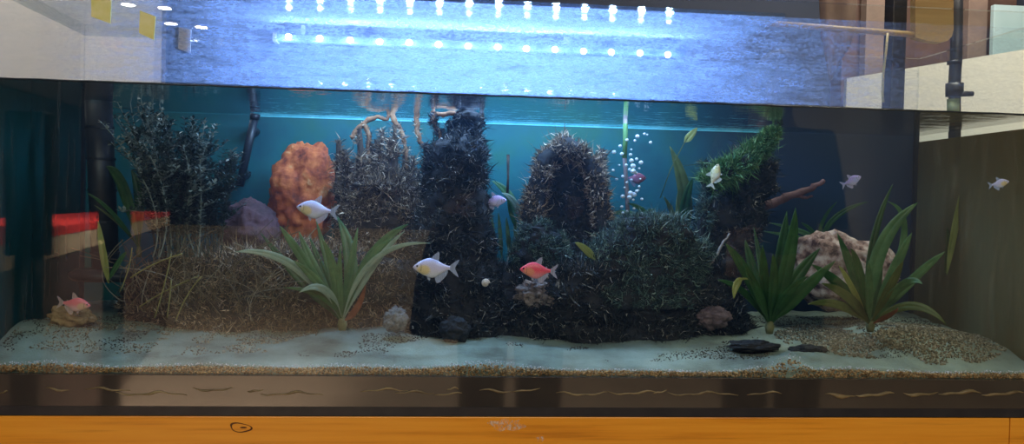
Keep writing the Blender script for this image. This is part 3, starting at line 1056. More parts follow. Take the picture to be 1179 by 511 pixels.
# the big one in the middle
sp = empty('sword_plant', P(394, 378, 0.12))
tag(sp, 'large green sword plant with pale arching leaves at the centre left', 'plant')
crown(sp, 394, 366, 0.12, 0.008, 14, M_CROWN)
B = (394, 370)
for mid, tip, w, m, Y1 in [((338, 306), (270, 290), 12, M_SWORDP, 0.05), ((352, 303), (322, 260), 13, M_SWORD, 0.10), ((366, 318), (344, 266), 15, M_SWORD, 0.14),
                           ((380, 312), (364, 254), 10, M_SWORD, 0.15), ((404, 305), (388, 249), 19, M_SWORD, 0.16), ((428, 296), (470, 258), 15, M_SWORD, 0.10),
                           ((432, 304), (466, 266), 8, M_SWORDP, 0.08), ((430, 300), (496, 280), 8, M_SWORDP, 0.06), ((346, 322), (300, 268), 12, M_SWORDD, 0.17),
                           ((391, 330), (392, 283), 9, M_SWORD, 0.09), ((368, 328), (338, 300), 12, M_SWORD, 0.07), ((376, 322), (356, 272), 11, M_SWORDD, 0.19),
                           ((410, 322), (436, 276), 12, M_SWORDD, 0.18), ((372, 342), (326, 331), 9, M_SWORDD, 0.07), ((402, 318), (412, 262), 12, M_SWORD, 0.13),
                           ((374, 334), (344, 337), 11, M_SWORDP, 0.06), ((385, 315), (372, 276), 13, M_SWORD, 0.08), ((418, 310), (452, 274), 10, M_SWORD, 0.09)]:
    leaf(sp, B, mid, tip, w * 0.85, m, 0.12, Y1)
leaf(sp, B, (410, 356), (421, 328), 8, M_SWORDR, 0.12, 0.09, 'reddish dying leaf')
# right, darker one
sp = empty('sword_plant', P(886, 382, 0.13))
tag(sp, 'dark green sword plant before the left end of the pale pitted rock', 'plant')
crown(sp, 886, 368, 0.13, 0.008, 16, M_CROWN)
B = (886, 374)
for mid, tip, w, m, Y1 in [((897, 306), (906, 243), 16, M_SWORDD, 0.14), ((906, 305), (916, 239), 18, M_SWORDD, 0.10), ((862, 320), (835, 280), 15, M_SWORDD, 0.09),
                           ((868, 315), (858, 276), 12, M_SWORDD, 0.15), ((880, 325), (878, 282), 13, M_SWORDD, 0.07), ((858, 338), (826, 322), 9, M_SWORDD, 0.10),
                           ((912, 326), (944, 286), 17, M_SWORDD, 0.12), ((920, 338), (962, 300), 16, M_SWORDD, 0.08), ((890, 330), (890, 292), 13, M_SWORDD, 0.05),
                           ((872, 336), (856, 304), 12, M_SWORDD, 0.05), ((905, 340), (930, 318), 11, M_SWORDD, 0.06), ((878, 318), (868, 262), 9, M_SWORDD, 0.17)]:
    leaf(sp, B, mid, tip, w, m, 0.13, Y1)
leaf(sp, (864, 322), (850, 324), (845, 344), 9, M_SWORDY, 0.09, 0.075, 'yellow green drooping leaf', petiole=0.3)
# right, lighter one
sp = empty('sword_plant', P(1002, 384, 0.15))
tag(sp, 'light green sword plant before the right end of the pale pitted rock', 'plant')
crown(sp, 1002, 366, 0.15, 0.008, 16, M_CROWN)
B = (1002, 374)
for mid, tip, w, m, Y1 in [((1003, 290), (1028, 212), 10, M_SWORDD, 0.16), ((1012, 290), (1057, 233), 19, M_SWORD, 0.12), ((1050, 322), (1088, 290), 12, M_SWORD, 0.08),
                           ((1028, 312), (1050, 268), 14, M_SWORD, 0.10), ((984, 320), (964, 268), 14, M_SWORDD, 0.13), ((1036, 330), (1062, 327), 12, M_SWORD, 0.05),
                           ((972, 334), (934, 304), 15, M_SWORDD, 0.09), ((978, 344), (946, 326), 13, M_OLIVE, 0.07), ((990, 318), (980, 286), 13, M_SWORDD, 0.06),
                           ((1010, 312), (1008, 270), 13, M_SWORDD, 0.18), ((1024, 330), (1040, 300), 13, M_OLIVE, 0.06), ((968, 352), (930, 350), 11, M_OLIVE, 0.06),
                           ((1040, 275), (1022, 232), 9, M_SWORD, 0.14), ((1000, 336), (1000, 300), 12, M_SWORD, 0.05)]:
    leaf(sp, B, mid, tip, w, m, 0.15, Y1)
leaf(sp, B, (1048, 352), (1090, 374), 11, M_OLIVE, 0.15, 0.08)
leaf(sp, B, (980, 330), (966, 306), 8, M_SWORDY, 0.15, 0.06, 'pale yellow leaf')
leaf(sp, B, (1024, 362), (1034, 354), 8, M_SWORDR, 0.15, 0.08, 'orange withered leaf')
# tall leaves in the back between arch stump and driftwood
sp = empty('sword_plant', P(786, 292, 0.33))
tag(sp, 'tall thin sword plant left of the driftwood, its leaves near the surface', 'plant')
crown(sp, 786, 280, 0.33, 0.006, 14, M_CROWN)
for mid, tip, w, m, Y1 in [((788, 225), (771, 168), 17, M_OLIVE, 0.32), ((788, 240), (798, 204), 13, M_SWORDD, 0.30), ((776, 250), (764, 226), 7, M_OLIVE, 0.30), ((782, 245), (783, 215), 10, M_OLIVE, 0.35)]:
    leaf(sp, (786, 284), mid, tip, w, m, 0.33, Y1)
o = MB().tube([P(760, 228, 0.30), P(772, 195, 0.30), P(786, 168, 0.30), P(792, 158, 0.30)], 0.0009, 6).build('stalk', M_OLIVE, sp, smooth=True)
leaf(sp, (788, 164), (795, 156), (803, 147), 9, M_SWORDY, 0.30, 0.30, 'yellow green leaf on a stalk', petiole=0.05)
# low light green one behind the bubbles
sp = empty('broad_leaf_plant', P(748, 292, 0.27))
tag(sp, 'small light green plant with spread leaves at the foot of the bubbles', 'plant')
crown(sp, 748, 282, 0.27, 0.005, 10, M_CROWN)
for mid, tip, w, m in [((735, 252), (700, 246), 10, M_SWORD), ((722, 262), (692, 244), 9, M_SWORDP), ((745, 250), (722, 234), 8, M_SWORDD), ((765, 266), (742, 256), 9, M_SWORD), ((768, 272), (790, 264), 8, M_SWORD), ((738, 256), (754, 240), 9, M_SWORDD)]:
    leaf(sp, (748, 286), mid, tip, w, m, 0.27, 0.25)
# single floating leaf before the arch
fl = empty('loose_leaf', P(674, 288, 0.17))
tag(fl, 'pale yellow green leaf lying on moss right of the red fish', 'leaf')
leaf(fl, (686, 300), (674, 287), (662, 279), 9, M_SWORDY, 0.17, 0.16, petiole=0.05)
# plant behind the lilac fish
sp = empty('sword_plant', P(604, 272, 0.34))
tag(sp, 'slim green plant between the dark stump and the arch stump, behind the lilac fish', 'plant')
crown(sp, 600, 262, 0.34, 0.005, 10, M_CROWN)
for mid, tip, w, m, Y1 in [((588, 228), (566, 208), 10, M_SWORD, 0.33), ((594, 236), (578, 222), 8, M_SWORDP, 0.31), ((590, 250), (585, 222), 6, M_SWORDD, 0.32), ((608, 240), (622, 220), 7, M_OLIVE, 0.33), ((606, 244), (612, 234), 8, M_SWORDR, 0.33)]:
    leaf(sp, (602, 266), mid, tip, w, m, 0.34, Y1)
for k, (x, t) in enumerate(((566, 246), (574, 244), (583, 250), (592, 252), (604, 248))):
    leaf(sp, (x + 4, 300), (x + 2, 272), (x, t), 5, M_OLIVE, 0.36, 0.35)
MB().tube([P(584, 226, 0.33), P(585, 205, 0.33), P(585, 178, 0.33)], [0.0028, 0.0022, 0.003], 8).build('stalk', M_BARKB, sp, smooth=True)
# leaves at the dark tube on the left
sp = empty('sword_plant', P(152, 300, 0.24))
tag(sp, 'dark green plant with long leaves right of the black upright tube', 'plant')
crown(sp, 160, 284, 0.24, 0.005, 12, M_CROWN)
for mid, tip, w, m, Y1 in [((142, 216), (122, 192), 13, M_SWORDD, 0.20), ((160, 226), (151, 196), 11, M_SWORDD, 0.25), ((130, 246), (100, 222), 5, M_SWORDD, 0.20), ((140, 260), (108, 236), 4, M_OLIVE, 0.22)]:
    leaf(sp, (160, 286), mid, tip, w, m, 0.24, Y1)
gl = empty('grass_leaf', P(124, 322, 0.15))
tag(gl, 'pale green blade standing before the black upright tube', 'leaf')
leaf(gl, (125, 326), (118, 286), (113, 254), 8, M_SWORDY, 0.15, 0.15, petiole=0.02)
leaf(gl, (124, 324), (138, 300), (146, 290), 6, M_SWORDD, 0.15, 0.15, petiole=0.02)
# thin tall leaf at the right end
sp = empty('grass_leaf', P(1094, 312, 0.30))
tag(sp, 'tall yellow olive blade near the right end of the tank', 'leaf')
leaf(sp, (1090, 316), (1101, 252), (1112, 204), 9, M_SWORDY, 0.26, 0.26, petiole=0.02)
leaf(sp, (1088, 314), (1092, 284), (1090, 262), 8, M_OLIVE, 0.27, 0.27, petiole=0.02)
# thin grass behind the right rock
sp = empty('sword_plant', P(948, 292, 0.36))
tag(sp, 'thin dark green arching leaves behind the pale pitted rock', 'plant')
crown(sp, 944, 284, 0.365, 0.005, 12, M_CROWN)
for mid, tip, w, m in [((960, 252), (1000, 232), 7, M_SWORDD), ((946, 258), (964, 232), 5, M_SWORDD), ((936, 268), (922, 256), 6, M_SWORDD), ((930, 270), (884, 256), 7, M_SWORD), ((926, 276), (878, 266), 7, M_SWORD)]:
    leaf(sp, (944, 286), mid, tip, w, m, 0.365, 0.35)

# bushy stem plant at the left
bp = empty('stem_plant', P(212, 300, 0.24))
tag(bp, 'tall bushy stem plant with small pointed leaves at the left', 'plant')
M_STEML = leaf_mat('stem_leaf', (0.008, 0.022, 0.024), (0.05, 0.085, 0.07), 40, 0.25, island=True)
M_STEMP = leaf_mat('pale_stem_leaf', (0.03, 0.055, 0.05), (0.36, 0.42, 0.36), 40, 0.25, island=True)
rs = random.Random(15)


def leafy(mb, pts, n, L0):
    k = len(pts) - 1
    for q in range(n):
        t = (q + 1) / n
        j = min(int(t * k), k - 1)
        p = pts[j].lerp(pts[j + 1], t * k - j)
        ph = rs.random() * 6
        for w in range(4):
            a = ph + TAU * w / 4
            L = L0 * (0.7 + 0.6 * rs.random())
            d = Vector((math.cos(a), math.sin(a), 0.45 + rs.gauss(0, 0.35))).normalized()
            s_ = d.cross(Vector((0.1, 0.2, 1))).normalized() * L * 0.24
            e = p + d * L
            if e.z > WATER - 0.002:
                continue
            m_ = p + d * L * 0.55 + Vector((0, 0, 0.0006))
            mb.add([p, m_ - s_, e, m_ + s_], [(0, 1, 2, 3)])


for i in range(64):
    bx = rs.uniform(172, 258)
    tx = 212 + (bx - 215) * 1.3 + rs.gauss(0, 14)
    if i < 12:  # mostly pale stems at the surface, also standing in for ripple sparkle
        tx = 118 + i * 7 + rs.gauss(0, 3)
        bx = 176 + i * 3
    tx = min(max(tx, 112), 284)
    edge = abs(tx - 205) / 74
    ty = 128 + 55 * edge ** 2 + abs(rs.gauss(0, 30))
    if i < 12:
        ty = 108 + abs(rs.gauss(0, 14))
    Y = rs.uniform(0.15, 0.34)
    pts = bez(P(bx, 296, Y), P(bx + rs.gauss(0, 22), 235, Y), P(tx, ty, Y + rs.gauss(0, 0.02)), 16)
    mb = MB().tube(pts, [0.0013 - 0.0006 * k / 16 for k in range(17)], 5)
    leafy(mb, pts[3:], 24, 0.0105)
    for q in range(4):
        j = rs.randint(4, 14)
        p = pts[j]
        e = p + Vector((rs.gauss(0, 0.022), rs.gauss(0, 0.012), rs.uniform(0.012, 0.036)))
        e.y = min(max(e.y, 0.05), TD - 0.02)
        e.z = min(e.z, WATER - 0.004)
        sub_ = bez(p, p.lerp(e, 0.5) + Vector((0, 0, -0.004)), e, 6)
        mb.tube(sub_, 0.0006, 4)
        leafy(mb, sub_, 7, 0.0100)
    mb.build('leafy_stem', M_STEMP if rs.random() < (0.9 if i < 12 else 0.3) else M_STEML, bp)
# bare thin stems below it
tb = MB()
for i in range(150):
    x = rs.uniform(140, 345)
    Y = rs.uniform(0.13, 0.25)
    y0 = rs.uniform(320, 372)
    pts = bez(P(x, y0, Y), P(x + rs.gauss(0, 25), y0 - rs.uniform(15, 40), Y), P(x + rs.gauss(5, 40), y0 - rs.uniform(20, 75), Y + rs.uniform(-0.02, 0.02)), 10)
    tb.tube(pts, 0.0006, 4, False)
o = tb.build('tangled_stems', simple('dry_stems', [(0.0, (0.05, 0.035, 0.02)), (0.7, (0.14, 0.11, 0.06)), (1.0, (0.30, 0.27, 0.20))], island=True, rough=0.8))
tag(o, 'tangle of thin brown stems under the bushy plant', 'stems', kind='stuff')
M_YST = simple('yellow_stem', [(0.3, (0.17, 0.15, 0.04)), (0.7, (0.28, 0.26, 0.09))], 40, 0.6)
ys = empty('yellow_stems', P(195, 366, 0.12))
tag(ys, 'few yellow green bare stems leaning together before the bushy plant', 'stems')
for (a, b, c_) in [((160, 354), (185, 335), (228, 318)), ((178, 366), (190, 330), (197, 292)), ((192, 366), (196, 345), (197, 322)), ((150, 320), (175, 302), (210, 292)), ((203, 368), (212, 340), (232, 318)), ((138, 336), (150, 310), (152, 285))]:
    Yv = rs.uniform(0.10, 0.15)
    MB().tube(bez(P(*a, Yv), P(*b, Yv), P(*c_, Yv), 10), 0.0011, 6).build('stem', M_YST, ys, smooth=True)

# ------------------------------------------------------------------ equipment
def pipe(px0, py0, px1, py1, Y, r, base_px, base_py, brx, label):
    t = empty('upright_tube', P(base_px, base_py, Y))
    tag(t, label, 'tube')
    a, b = P(px0, py0, Y), P(px1, py1, Y)
    MB().tube([b, a], r, 16).build('tube', M_TUBE, t, smooth=True)
    c0 = P(base_px, base_py, Y)
    prof = [(0, 0.0145), (0.35, 0.0145), (0.85, 0.010), (1.0, 0.004), (1.0, -0.002), (0.9, -0.008)]
    v, f = [], []
    for (q, z) in prof:
        for k in range(32):
            v.append((c0.x + brx * max(q, 0.01) * math.cos(TAU * k / 32), c0.y + brx * 0.8 * max(q, 0.01) * math.sin(TAU * k / 32), c0.z + z))
    for i in range(len(prof) - 1):
        for k in range(32):
            f.append((i * 32 + k, (i + 1) * 32 + k, (i + 1) * 32 + (k + 1) % 32, i * 32 + (k + 1) % 32))
    f.append(tuple(reversed(range((len(prof) - 1) * 32, len(prof) * 32))))
    f.append(tuple(range(32)))
    MB().add(v, f).build('base', M_TUBE, t, smooth=True)
    for s in range(5):
        z = b.z + (a.z - b.z) * (0.1 + 0.18 * s)
        MB().tube([(b.x + (a.x - b.x) * (0.1 + 0.18 * s), Y, z), (b.x + (a.x - b.x) * (0.1 + 0.18 * s), Y, z + 0.004)], r * 1.08, 16).build('ring', M_TUBE, t)


M_TUBE = simple('black_plastic', [(0.3, (0.010, 0.013, 0.018)), (0.7, (0.022, 0.026, 0.032))], 20, 0.4)
pipe(113, 112, 122, 312, 0.26, 0.022, 124, 317, 0.062, 'black upright tube on a round black base at the left')
pipe(30, 112, 34, 286, 0.30, 0.020, 26, 294, 0.058, 'dim dark tube on a round base nearest the left end')
ht = empty('heater', P(282, 175, 0.36))
tag(ht, 'slim dark heater rod leaning against the teal back', 'heater')
MB().tube([P(276, 214, 0.375), P(285, 172, 0.37), P(293, 136, 0.365)], 0.0075, 14).build('rod', M_TUBE, ht, smooth=True)
MB().tube([P(293, 137, 0.365), P(294, 131, 0.364)], [0.009, 0.009], 14).build('cap', M_SILICONE, ht, smooth=True)
for yy in (200, 150):
    q = P(279 if yy == 200 else 289.5, yy, 0.372)
    MB().tube([(q.x, q.y + 0.002, q.z), (q.x, TD - 0.0035, q.z)], [0.006, 0.009], 12).build('suction_cup', M_SILICONE, ht, smooth=True)
# air line and bubbles
M_AIR = simple('airline', [(0.3, (0.20, 0.15, 0.15)), (0.7, (0.42, 0.36, 0.36))], 30, 0.3)
at_ = empty('airline_tube', P(722, 262, 0.26))
tag(at_, 'thin pinkish grey air tube standing amid the bubbles', 'tube')
MB().tube([P(723, 262, 0.26), P(722, 225, 0.26), P(719, 180, 0.26), P(720, 150, 0.26), P(720, 135, 0.26)], 0.0036, 12).build('tube', M_AIR, at_, smooth=True)
MB().tube([P(719, 182, 0.26), P(720, 160, 0.26), P(720, 142, 0.26)], 0.0042, 12).build('algae_coat', M_MOSSG, at_, smooth=True)
MB().tube([P(723, 268, 0.26), P(723, 256, 0.26)], [0.008, 0.007], 12).build('air_stone', M_GREY, at_, smooth=True)
M_BUB, nt, out = new_mat('air_bubble')
b = nt.nodes.new('ShaderNodeBsdfPrincipled')
b.inputs['Base Color'].default_value = (0.85, 0.92, 0.95, 1)
b.inputs['Roughness'].default_value = 0.05
t = N(nt, 'ShaderNodeBsdfTransparent')
mx = nt.nodes.new('ShaderNodeMixShader')
mx.inputs[0].default_value = 0.85
nt.links.new(t.outputs[0], mx.inputs[1])
nt.links.new(b.outputs[0], mx.inputs[2])
nt.links.new(mx.outputs[0], out.inputs[0])
bm = bmesh.new()
bmesh.ops.create_icosphere(bm, subdivisions=3, radius=1.0)
bub = bpy.data.meshes.new('air_bubble')
bm.to_mesh(bub)
bm.free()
bub.materials.append(M_BUB)
bub.polygons.foreach_set('use_smooth', [True] * len(bub.polygons))
bl = [(707, 175, 2.2), (714, 168, 1.8), (722, 161, 1.8), (734, 157, 2.2), (731, 162, 1.5), (742, 154, 1.4), (749, 164, 1.8), (716, 177, 2), (726, 178, 1.9), (727, 185, 2.6), (733, 183, 1.7),
      (729, 191, 2.8), (738, 187, 2.4), (725, 195, 1.6), (721, 190, 1.6), (706, 196, 1.6), (729, 197, 3.0), (732, 199, 2.0), (717, 203, 1.8), (710, 206, 1.7), (722, 210, 1.5), (727, 207, 1.6),
      (736, 215, 1.5), (726, 222, 2.5), (730, 224, 2.9), (725, 227, 2.6), (733, 220, 1.8), (717, 226, 2.4), (739, 229, 1.7), (729, 230, 1.5), (735, 219, 1.3), (716, 238, 1.7), (722, 243, 1.5),
      (730, 240, 1.5), (717, 245, 1.7), (723, 248, 1.9), (739, 246, 1.6), (712, 252, 1.3), (727, 172, 1.2), (745, 155, 1.2), (713, 190, 1.2), (737, 206, 1.3), (719, 216, 1.3), (736, 194, 1.4)]
rb = random.Random(5)
for i, (x, y, r) in enumerate(bl):
    o = link('air_bubble', bub)
    o.location = P(x, y, 0.245 + rb.uniform(-0.012, 0.006))
    s = r * PX(0.25) * 1.1
    o.scale = (s, s, s * 0.9)
    tag(o, 'small white air bubble rising beside the air tube', 'bubble', 'air bubbles rising from the air tube')

# ------------------------------------------------------------------ fish
def fish_mat(name, back, belly, flank, blush):
    m, nt, out = new_mat(name)
    b = nt.nodes.new('ShaderNodeBsdfPrincipled')
    b.inputs['Roughness'].default_value = 0.28
    b.inputs['Subsurface Weight'].default_value = 0.0
    tc = nt.nodes.new('ShaderNodeTexCoord')
    sx = nt.nodes.new('ShaderNodeSeparateXYZ')
    nt.links.new(tc.outputs['Object'], sx.inputs[0])
    zf = math_(nt, 'MULTIPLY_ADD', sx.outputs[2], 2.0, 0.5)
    c = ramp(nt, zf, [(0.20, belly), (0.5, flank), (0.85, back)])
    # patch on the belly behind the gill
    dx = math_(nt, 'DIVIDE', math_(nt, 'SUBTRACT', sx.outputs[0], 0.26), 0.19)
    dz = math_(nt, 'DIVIDE', math_(nt, 'ADD', sx.outputs[2], 0.06), 0.15)
    d = math_(nt, 'ADD', math_(nt, 'MULTIPLY', dx, dx), math_(nt, 'MULTIPLY', dz, dz))
    f = math_(nt, 'SUBTRACT', 1.0, math_(nt, 'MINIMUM', d, 1.0))
    mx = nt.nodes.new('ShaderNodeMix')
    mx.data_type = 'RGBA'
    nt.links.new(math_(nt, 'MINIMUM', math_(nt, 'MULTIPLY', f, 1.7), 1.0), mx.inputs['Factor'])
    nt.links.new(c, mx.inputs[6])
    mx.inputs[7].default_value = (*blush, 1)
    # gill cover edge
    g = math_(nt, 'ADD', math_(nt, 'MULTIPLY', math_(nt, 'MULTIPLY', sx.outputs[2], sx.outputs[2]), 1.2), sx.outputs[0])
    ga = math_(nt, 'LESS_THAN', math_(nt, 'ABSOLUTE', math_(nt, 'SUBTRACT', g, 0.20)), 0.012)
    za = math_(nt, 'LESS_THAN', math_(nt, 'ABSOLUTE', sx.outputs[2]), 0.09)
    m2 = nt.nodes.new('ShaderNodeMix')
    m2.data_type = 'RGBA'
    nt.links.new(math_(nt, 'MULTIPLY', math_(nt, 'MULTIPLY', ga, za), 0.5), m2.inputs['Factor'])
    nt.links.new(mx.outputs[2], m2.inputs[6])
    m2.inputs[7].default_value = (0.10, 0.06, 0.05, 1)
    nt.links.new(m2.outputs[2], b.inputs['Base Color'])
    bn = nt.nodes.new('ShaderNodeBump')
    bn.inputs['Strength'].default_value = 0.15
    vo = nt.nodes.new('ShaderNodeTexVoronoi')
    vo.inputs['Scale'].default_value = 32
    nt.links.new(tc.outputs['Object'], vo.inputs['Vector'])
    nt.links.new(vo.outputs['Distance'], bn.inputs['Height'])
    nt.links.new(bn.outputs[0], b.inputs['Normal'])
    nt.links.new(b.outputs[0], out.inputs[0])
    return m


def fin_mat(name, color, alpha):
    m, nt, out = new_mat(name)
    t = N(nt, 'ShaderNodeBsdfTransparent')
    b = nt.nodes.new('ShaderNodeBsdfPrincipled')
    b.inputs['Base Color'].default_value = (*color, 1)
    b.inputs['Roughness'].default_value = 0.3
    mx = nt.nodes.new('ShaderNodeMixShader')
    w = noise_tex(nt, 30, 2, stretch=(1, 1, 0.1))
    nt.links.new(math_(nt, 'MULTIPLY_ADD', w, 0.5, alpha - 0.25), mx.inputs[0])
    nt.links.new(t.outputs[0], mx.inputs[1])
    nt.links.new(b.outputs[0], mx.inputs[2])
    nt.links.new(mx.outputs[0], out.inputs[0])
    return m


PROF = [(0.0, 0.012, -0.012), (0.015, 0.034, -0.026), (0.05, 0.066, -0.060), (0.10, 0.105, -0.098), (0.17, 0.152, -0.140), (0.26, 0.200, -0.190), (0.36, 0.232, -0.228), (0.46, 0.228, -0.252),
        (0.55, 0.198, -0.240), (0.64, 0.155, -0.190), (0.72, 0.108, -0.130), (0.80, 0.070, -0.080), (0.87, 0.050, -0.052), (0.91, 0.050, -0.050)]


def build_fish_meshes(bmat, fmat, emat):
    v, f = [], []
    seg = 20
    prof = []
    for k in range(len(PROF) - 1):
        for s in range(3):
            t = s / 3
            prof.append([PROF[k][i] * (1 - t) + PROF[k + 1][i] * t for i in range(3)])
    prof.append(PROF[-1])
    for (x, a, b) in prof:
        h = (a - b) / 2
        c = (a + b) / 2
        wd_ = min(h * 0.42, 0.085) * (1.25 if x < 0.2 else 1)
        for j in range(seg):
            t = TAU * j / seg
            v.append((x, wd_ * math.cos(t) * (abs(math.cos(t)) ** 0.1), c + h * math.sin(t)))
    n = len(prof)
    for k in range(n - 1):
        for j in range(seg):
            f.append((k * seg + j, k * seg + (j + 1) % seg, (k + 1) * seg + (j + 1) % seg, (k + 1) * seg + j))
    f.append(tuple(reversed(range(seg))))
    f.append(tuple((n - 1) * seg + j for j in range(seg)))
    body = mesh('fish_body', v, f, bmat, True)

    def fin(name, poly, th=0.006):
        k = len(poly)
        vv = [(x, -th, z) for x, z in poly] + [(x, th, z) for x, z in poly]
        ff = [tuple(range(k)), tuple(reversed(range(k, 2 * k)))]
        ff += [(i, k + i, k + (i + 1) % k, (i + 1) % k) for i in range(k)]
        return mesh(name, vv, ff, fmat)

    dorsal = fin('dorsal_fin', [(0.42, 0.215), (0.50, 0.30), (0.58, 0.375), (0.63, 0.395), (0.645, 0.34), (0.64, 0.25), (0.625, 0.155), (0.52, 0.205)])
    adip = fin('adipose_fin', [(0.755, 0.088), (0.785, 0.125), (0.80, 0.115), (0.80, 0.068)], 0.004)
    anal = fin('anal_fin', [(0.54, -0.235), (0.56, -0.33), (0.60, -0.39), (0.68, -0.35), (0.76, -0.27), (0.83, -0.18), (0.86, -0.10), (0.85, -0.055), (0.76, -0.10), (0.66, -0.175)])
    tail = fin('tail_fin', [(0.895, 0.046), (0.96, 0.10), (1.06, 0.175), (1.14, 0.21), (1.10, 0.12), (1.045, 0.03), (1.04, -0.03), (1.09, -0.13), (1.13, -0.23), (1.05, -0.18), (0.96, -0.105), (0.895, -0.046)])
    pelv = fin('pelvic_fin', [(0.34, -0.215), (0.37, -0.30), (0.415, -0.325), (0.43, -0.28), (0.42, -0.235)], 0.004)
    bm = bmesh.new()
    bmesh.ops.create_icosphere(bm, subdivisions=3, radius=0.03)
    eye = bpy.data.meshes.new('eye')
    bm.to_mesh(eye)
    bm.free()
    eye.materials.append(emat)
    eye.polygons.foreach_set('use_smooth', [True] * len(eye.polygons))
    return body, dorsal, adip, anal, tail, pelv, eye


M_EYE = simple('fish_eye', [(0.3, (0.01, 0.01, 0.012)), (0.7, (0.02, 0.02, 0.022))], 10, 0.1)
KINDS = {
    'white': build_fish_meshes(fish_mat('pearl_scales', (0.62, 0.60, 0.86), (0.80, 0.76, 0.80), (0.76, 0.68, 0.86), (0.88, 0.68, 0.34)), fin_mat('pearl_fin', (0.62, 0.68, 0.85), 0.42), M_EYE),
    'lilac': build_fish_meshes(fish_mat('lilac_scales', (0.62, 0.48, 0.90), (0.75, 0.70, 0.92), (0.66, 0.55, 0.95), (0.62, 0.62, 0.95)), fin_mat('lilac_fin', (0.75, 0.70, 0.95), 0.5), M_EYE),
    'red': build_fish_meshes(fish_mat('red_scales', (0.95, 0.10, 0.14), (0.95, 0.30, 0.30), (0.95, 0.09, 0.12), (0.92, 0.32, 0.18)), fin_mat('red_fin', (0.65, 0.60, 0.72), 0.42), M_EYE),
    'pink': build_fish_meshes(fish_mat('pink_scales', (0.80, 0.16, 0.18), (0.78, 0.45, 0.40), (0.80, 0.20, 0.22), (0.72, 0.42, 0.26)), fin_mat('pink_fin', (0.60, 0.46, 0.44), 0.45), M_EYE),
    'mauve': build_fish_meshes(fish_mat('mauve_scales', (0.30, 0.10, 0.16), (0.32, 0.18, 0.26), (0.30, 0.13, 0.22), (0.36, 0.10, 0.12)), fin_mat('mauve_fin', (0.30, 0.25, 0.38), 0.4), M_EYE),
    'yellow': build_fish_meshes(fish_mat('cream_scales', (0.62, 0.55, 0.30), (0.80, 0.72, 0.50), (0.72, 0.60, 0.34), (0.80, 0.66, 0.30)), fin_mat('cream_fin', (0.75, 0.72, 0.60), 0.5), M_EYE),
}


def fish(kind, px, py, Y, length_px, label, right=False, tilt=0.0, yaw=0.0, bend=0.0):
    """centre of the body at the photo point; length from snout to tail tip"""
    s = length_px * PX(Y) / 1.12
    body, dorsal, adip, anal, tail, pelv, eye = KINDS[kind]
    r = empty('tetra_fish', (0, 0, 0))
    rz = math.radians(180 if right else 0) + math.radians(yaw)
    r.rotation_euler = (0, math.radians(tilt), rz)
    r.scale = (s, s, s)
    c = P(px, py, Y)
    off = r.rotation_euler.to_matrix() @ Vector((0.5, 0, 0)) * s
    r.location = c - off
    for nm, me in (('body', body), ('dorsal_fin', dorsal), ('adipose_fin', adip), ('anal_fin', anal), ('tail_fin', tail), ('pelvic_fin', pelv)):
        local(nm, me, r)
    for sy in (-1, 1):
        e = local('eye', eye, r)
        e.location = (0.105, sy * 0.046, 0.032)
        e.scale = (1, 0.5, 1)
    return tag(r, label, 'fish')


fish('white', 363, 241, 0.17, 47, 'white fish with yellow belly swimming above the central sword plant', tilt=6)
fish('white', 499, 308, 0.10, 52, 'white fish with yellow belly swimming before the dark stump', tilt=0)
fish('red', 618, 311, 0.11, 44, 'bright red fish swimming left before the dark moss', tilt=2)
fish('pink', 87, 350, 0.13, 36, 'pink red fish facing right above the ochre stone', right=True, tilt=-6)
fish('lilac', 570, 231, 0.20, 30, 'lilac fish facing right just beside the tall dark stump', right=True, tilt=4, yaw=-14)
fish('yellow', 823, 201, 0.20, 30, 'pale yellow fish seen end on, nose up before the driftwood', right=True, tilt=72, yaw=-40)
fish('lilac', 981, 208, 0.26, 26, 'small pale blue fish swimming in open water above the pitted rock', right=True, tilt=24, yaw=-48)
fish('mauve', 733, 205, 0.33, 30, 'dim mauve fish partly hidden behind the bubbles', right=True, tilt=2, yaw=20)
fish('white', 1151, 211, 0.10, 24, 'faint grey fish close to the right end pane', right=True, tilt=12, yaw=-52)

# ------------------------------------------------------------------ the shop behind the tank
M_BOARD = simple('cream_board', [(0.3, (0.74, 0.68, 0.64)), (0.7, (0.84, 0.80, 0.77))], 3, 0.8)
M_NOTE = simple('yellow_paper', [(0.3, (0.70, 0.72, 0.22)), (0.7, (0.84, 0.86, 0.48))], 60, 0.8)
M_PAPER = simple('grey_paper', [(0.3, (0.55, 0.55, 0.58)), (0.7, (0.66, 0.66, 0.70))], 40, 0.8)
a = P(-330, -200, 1.35)
b = P(176, 200, 1.35)
bd = empty('wall_board', ((a.x + b.x) / 2, 1.36, 0.6))
tag(bd, 'cream board standing behind the tank, seen through its misted upper left', 'board')
box('panel', M_BOARD, a.x, b.x, 1.35, 1.38, 0.0, 2.2, bd)
box('border', simple('grey_edge', [(0.3, (0.55, 0.52, 0.52)), (0.7, (0.65, 0.62, 0.62))], 9, 0.6), b.x, b.x + 0.02, 1.345, 1.385, 0.0, 2.2, bd)


def note(quad, Y, m, label, cat='note'):
    q = [P(x, y, Y) for x, y in quad]
    v = [tuple(p) for p in q] + [(p.x, p.y + 0.002, p.z) for p in q]
    k = len(q)
    f = [tuple(range(k)), tuple(reversed(range(k, 2 * k)))] + [(i, k + i, k + (i + 1) % k, (i + 1) % k) for i in range(k)]
    return tag(link('paper_note', mesh('paper_note', v, f, m)), label, cat)


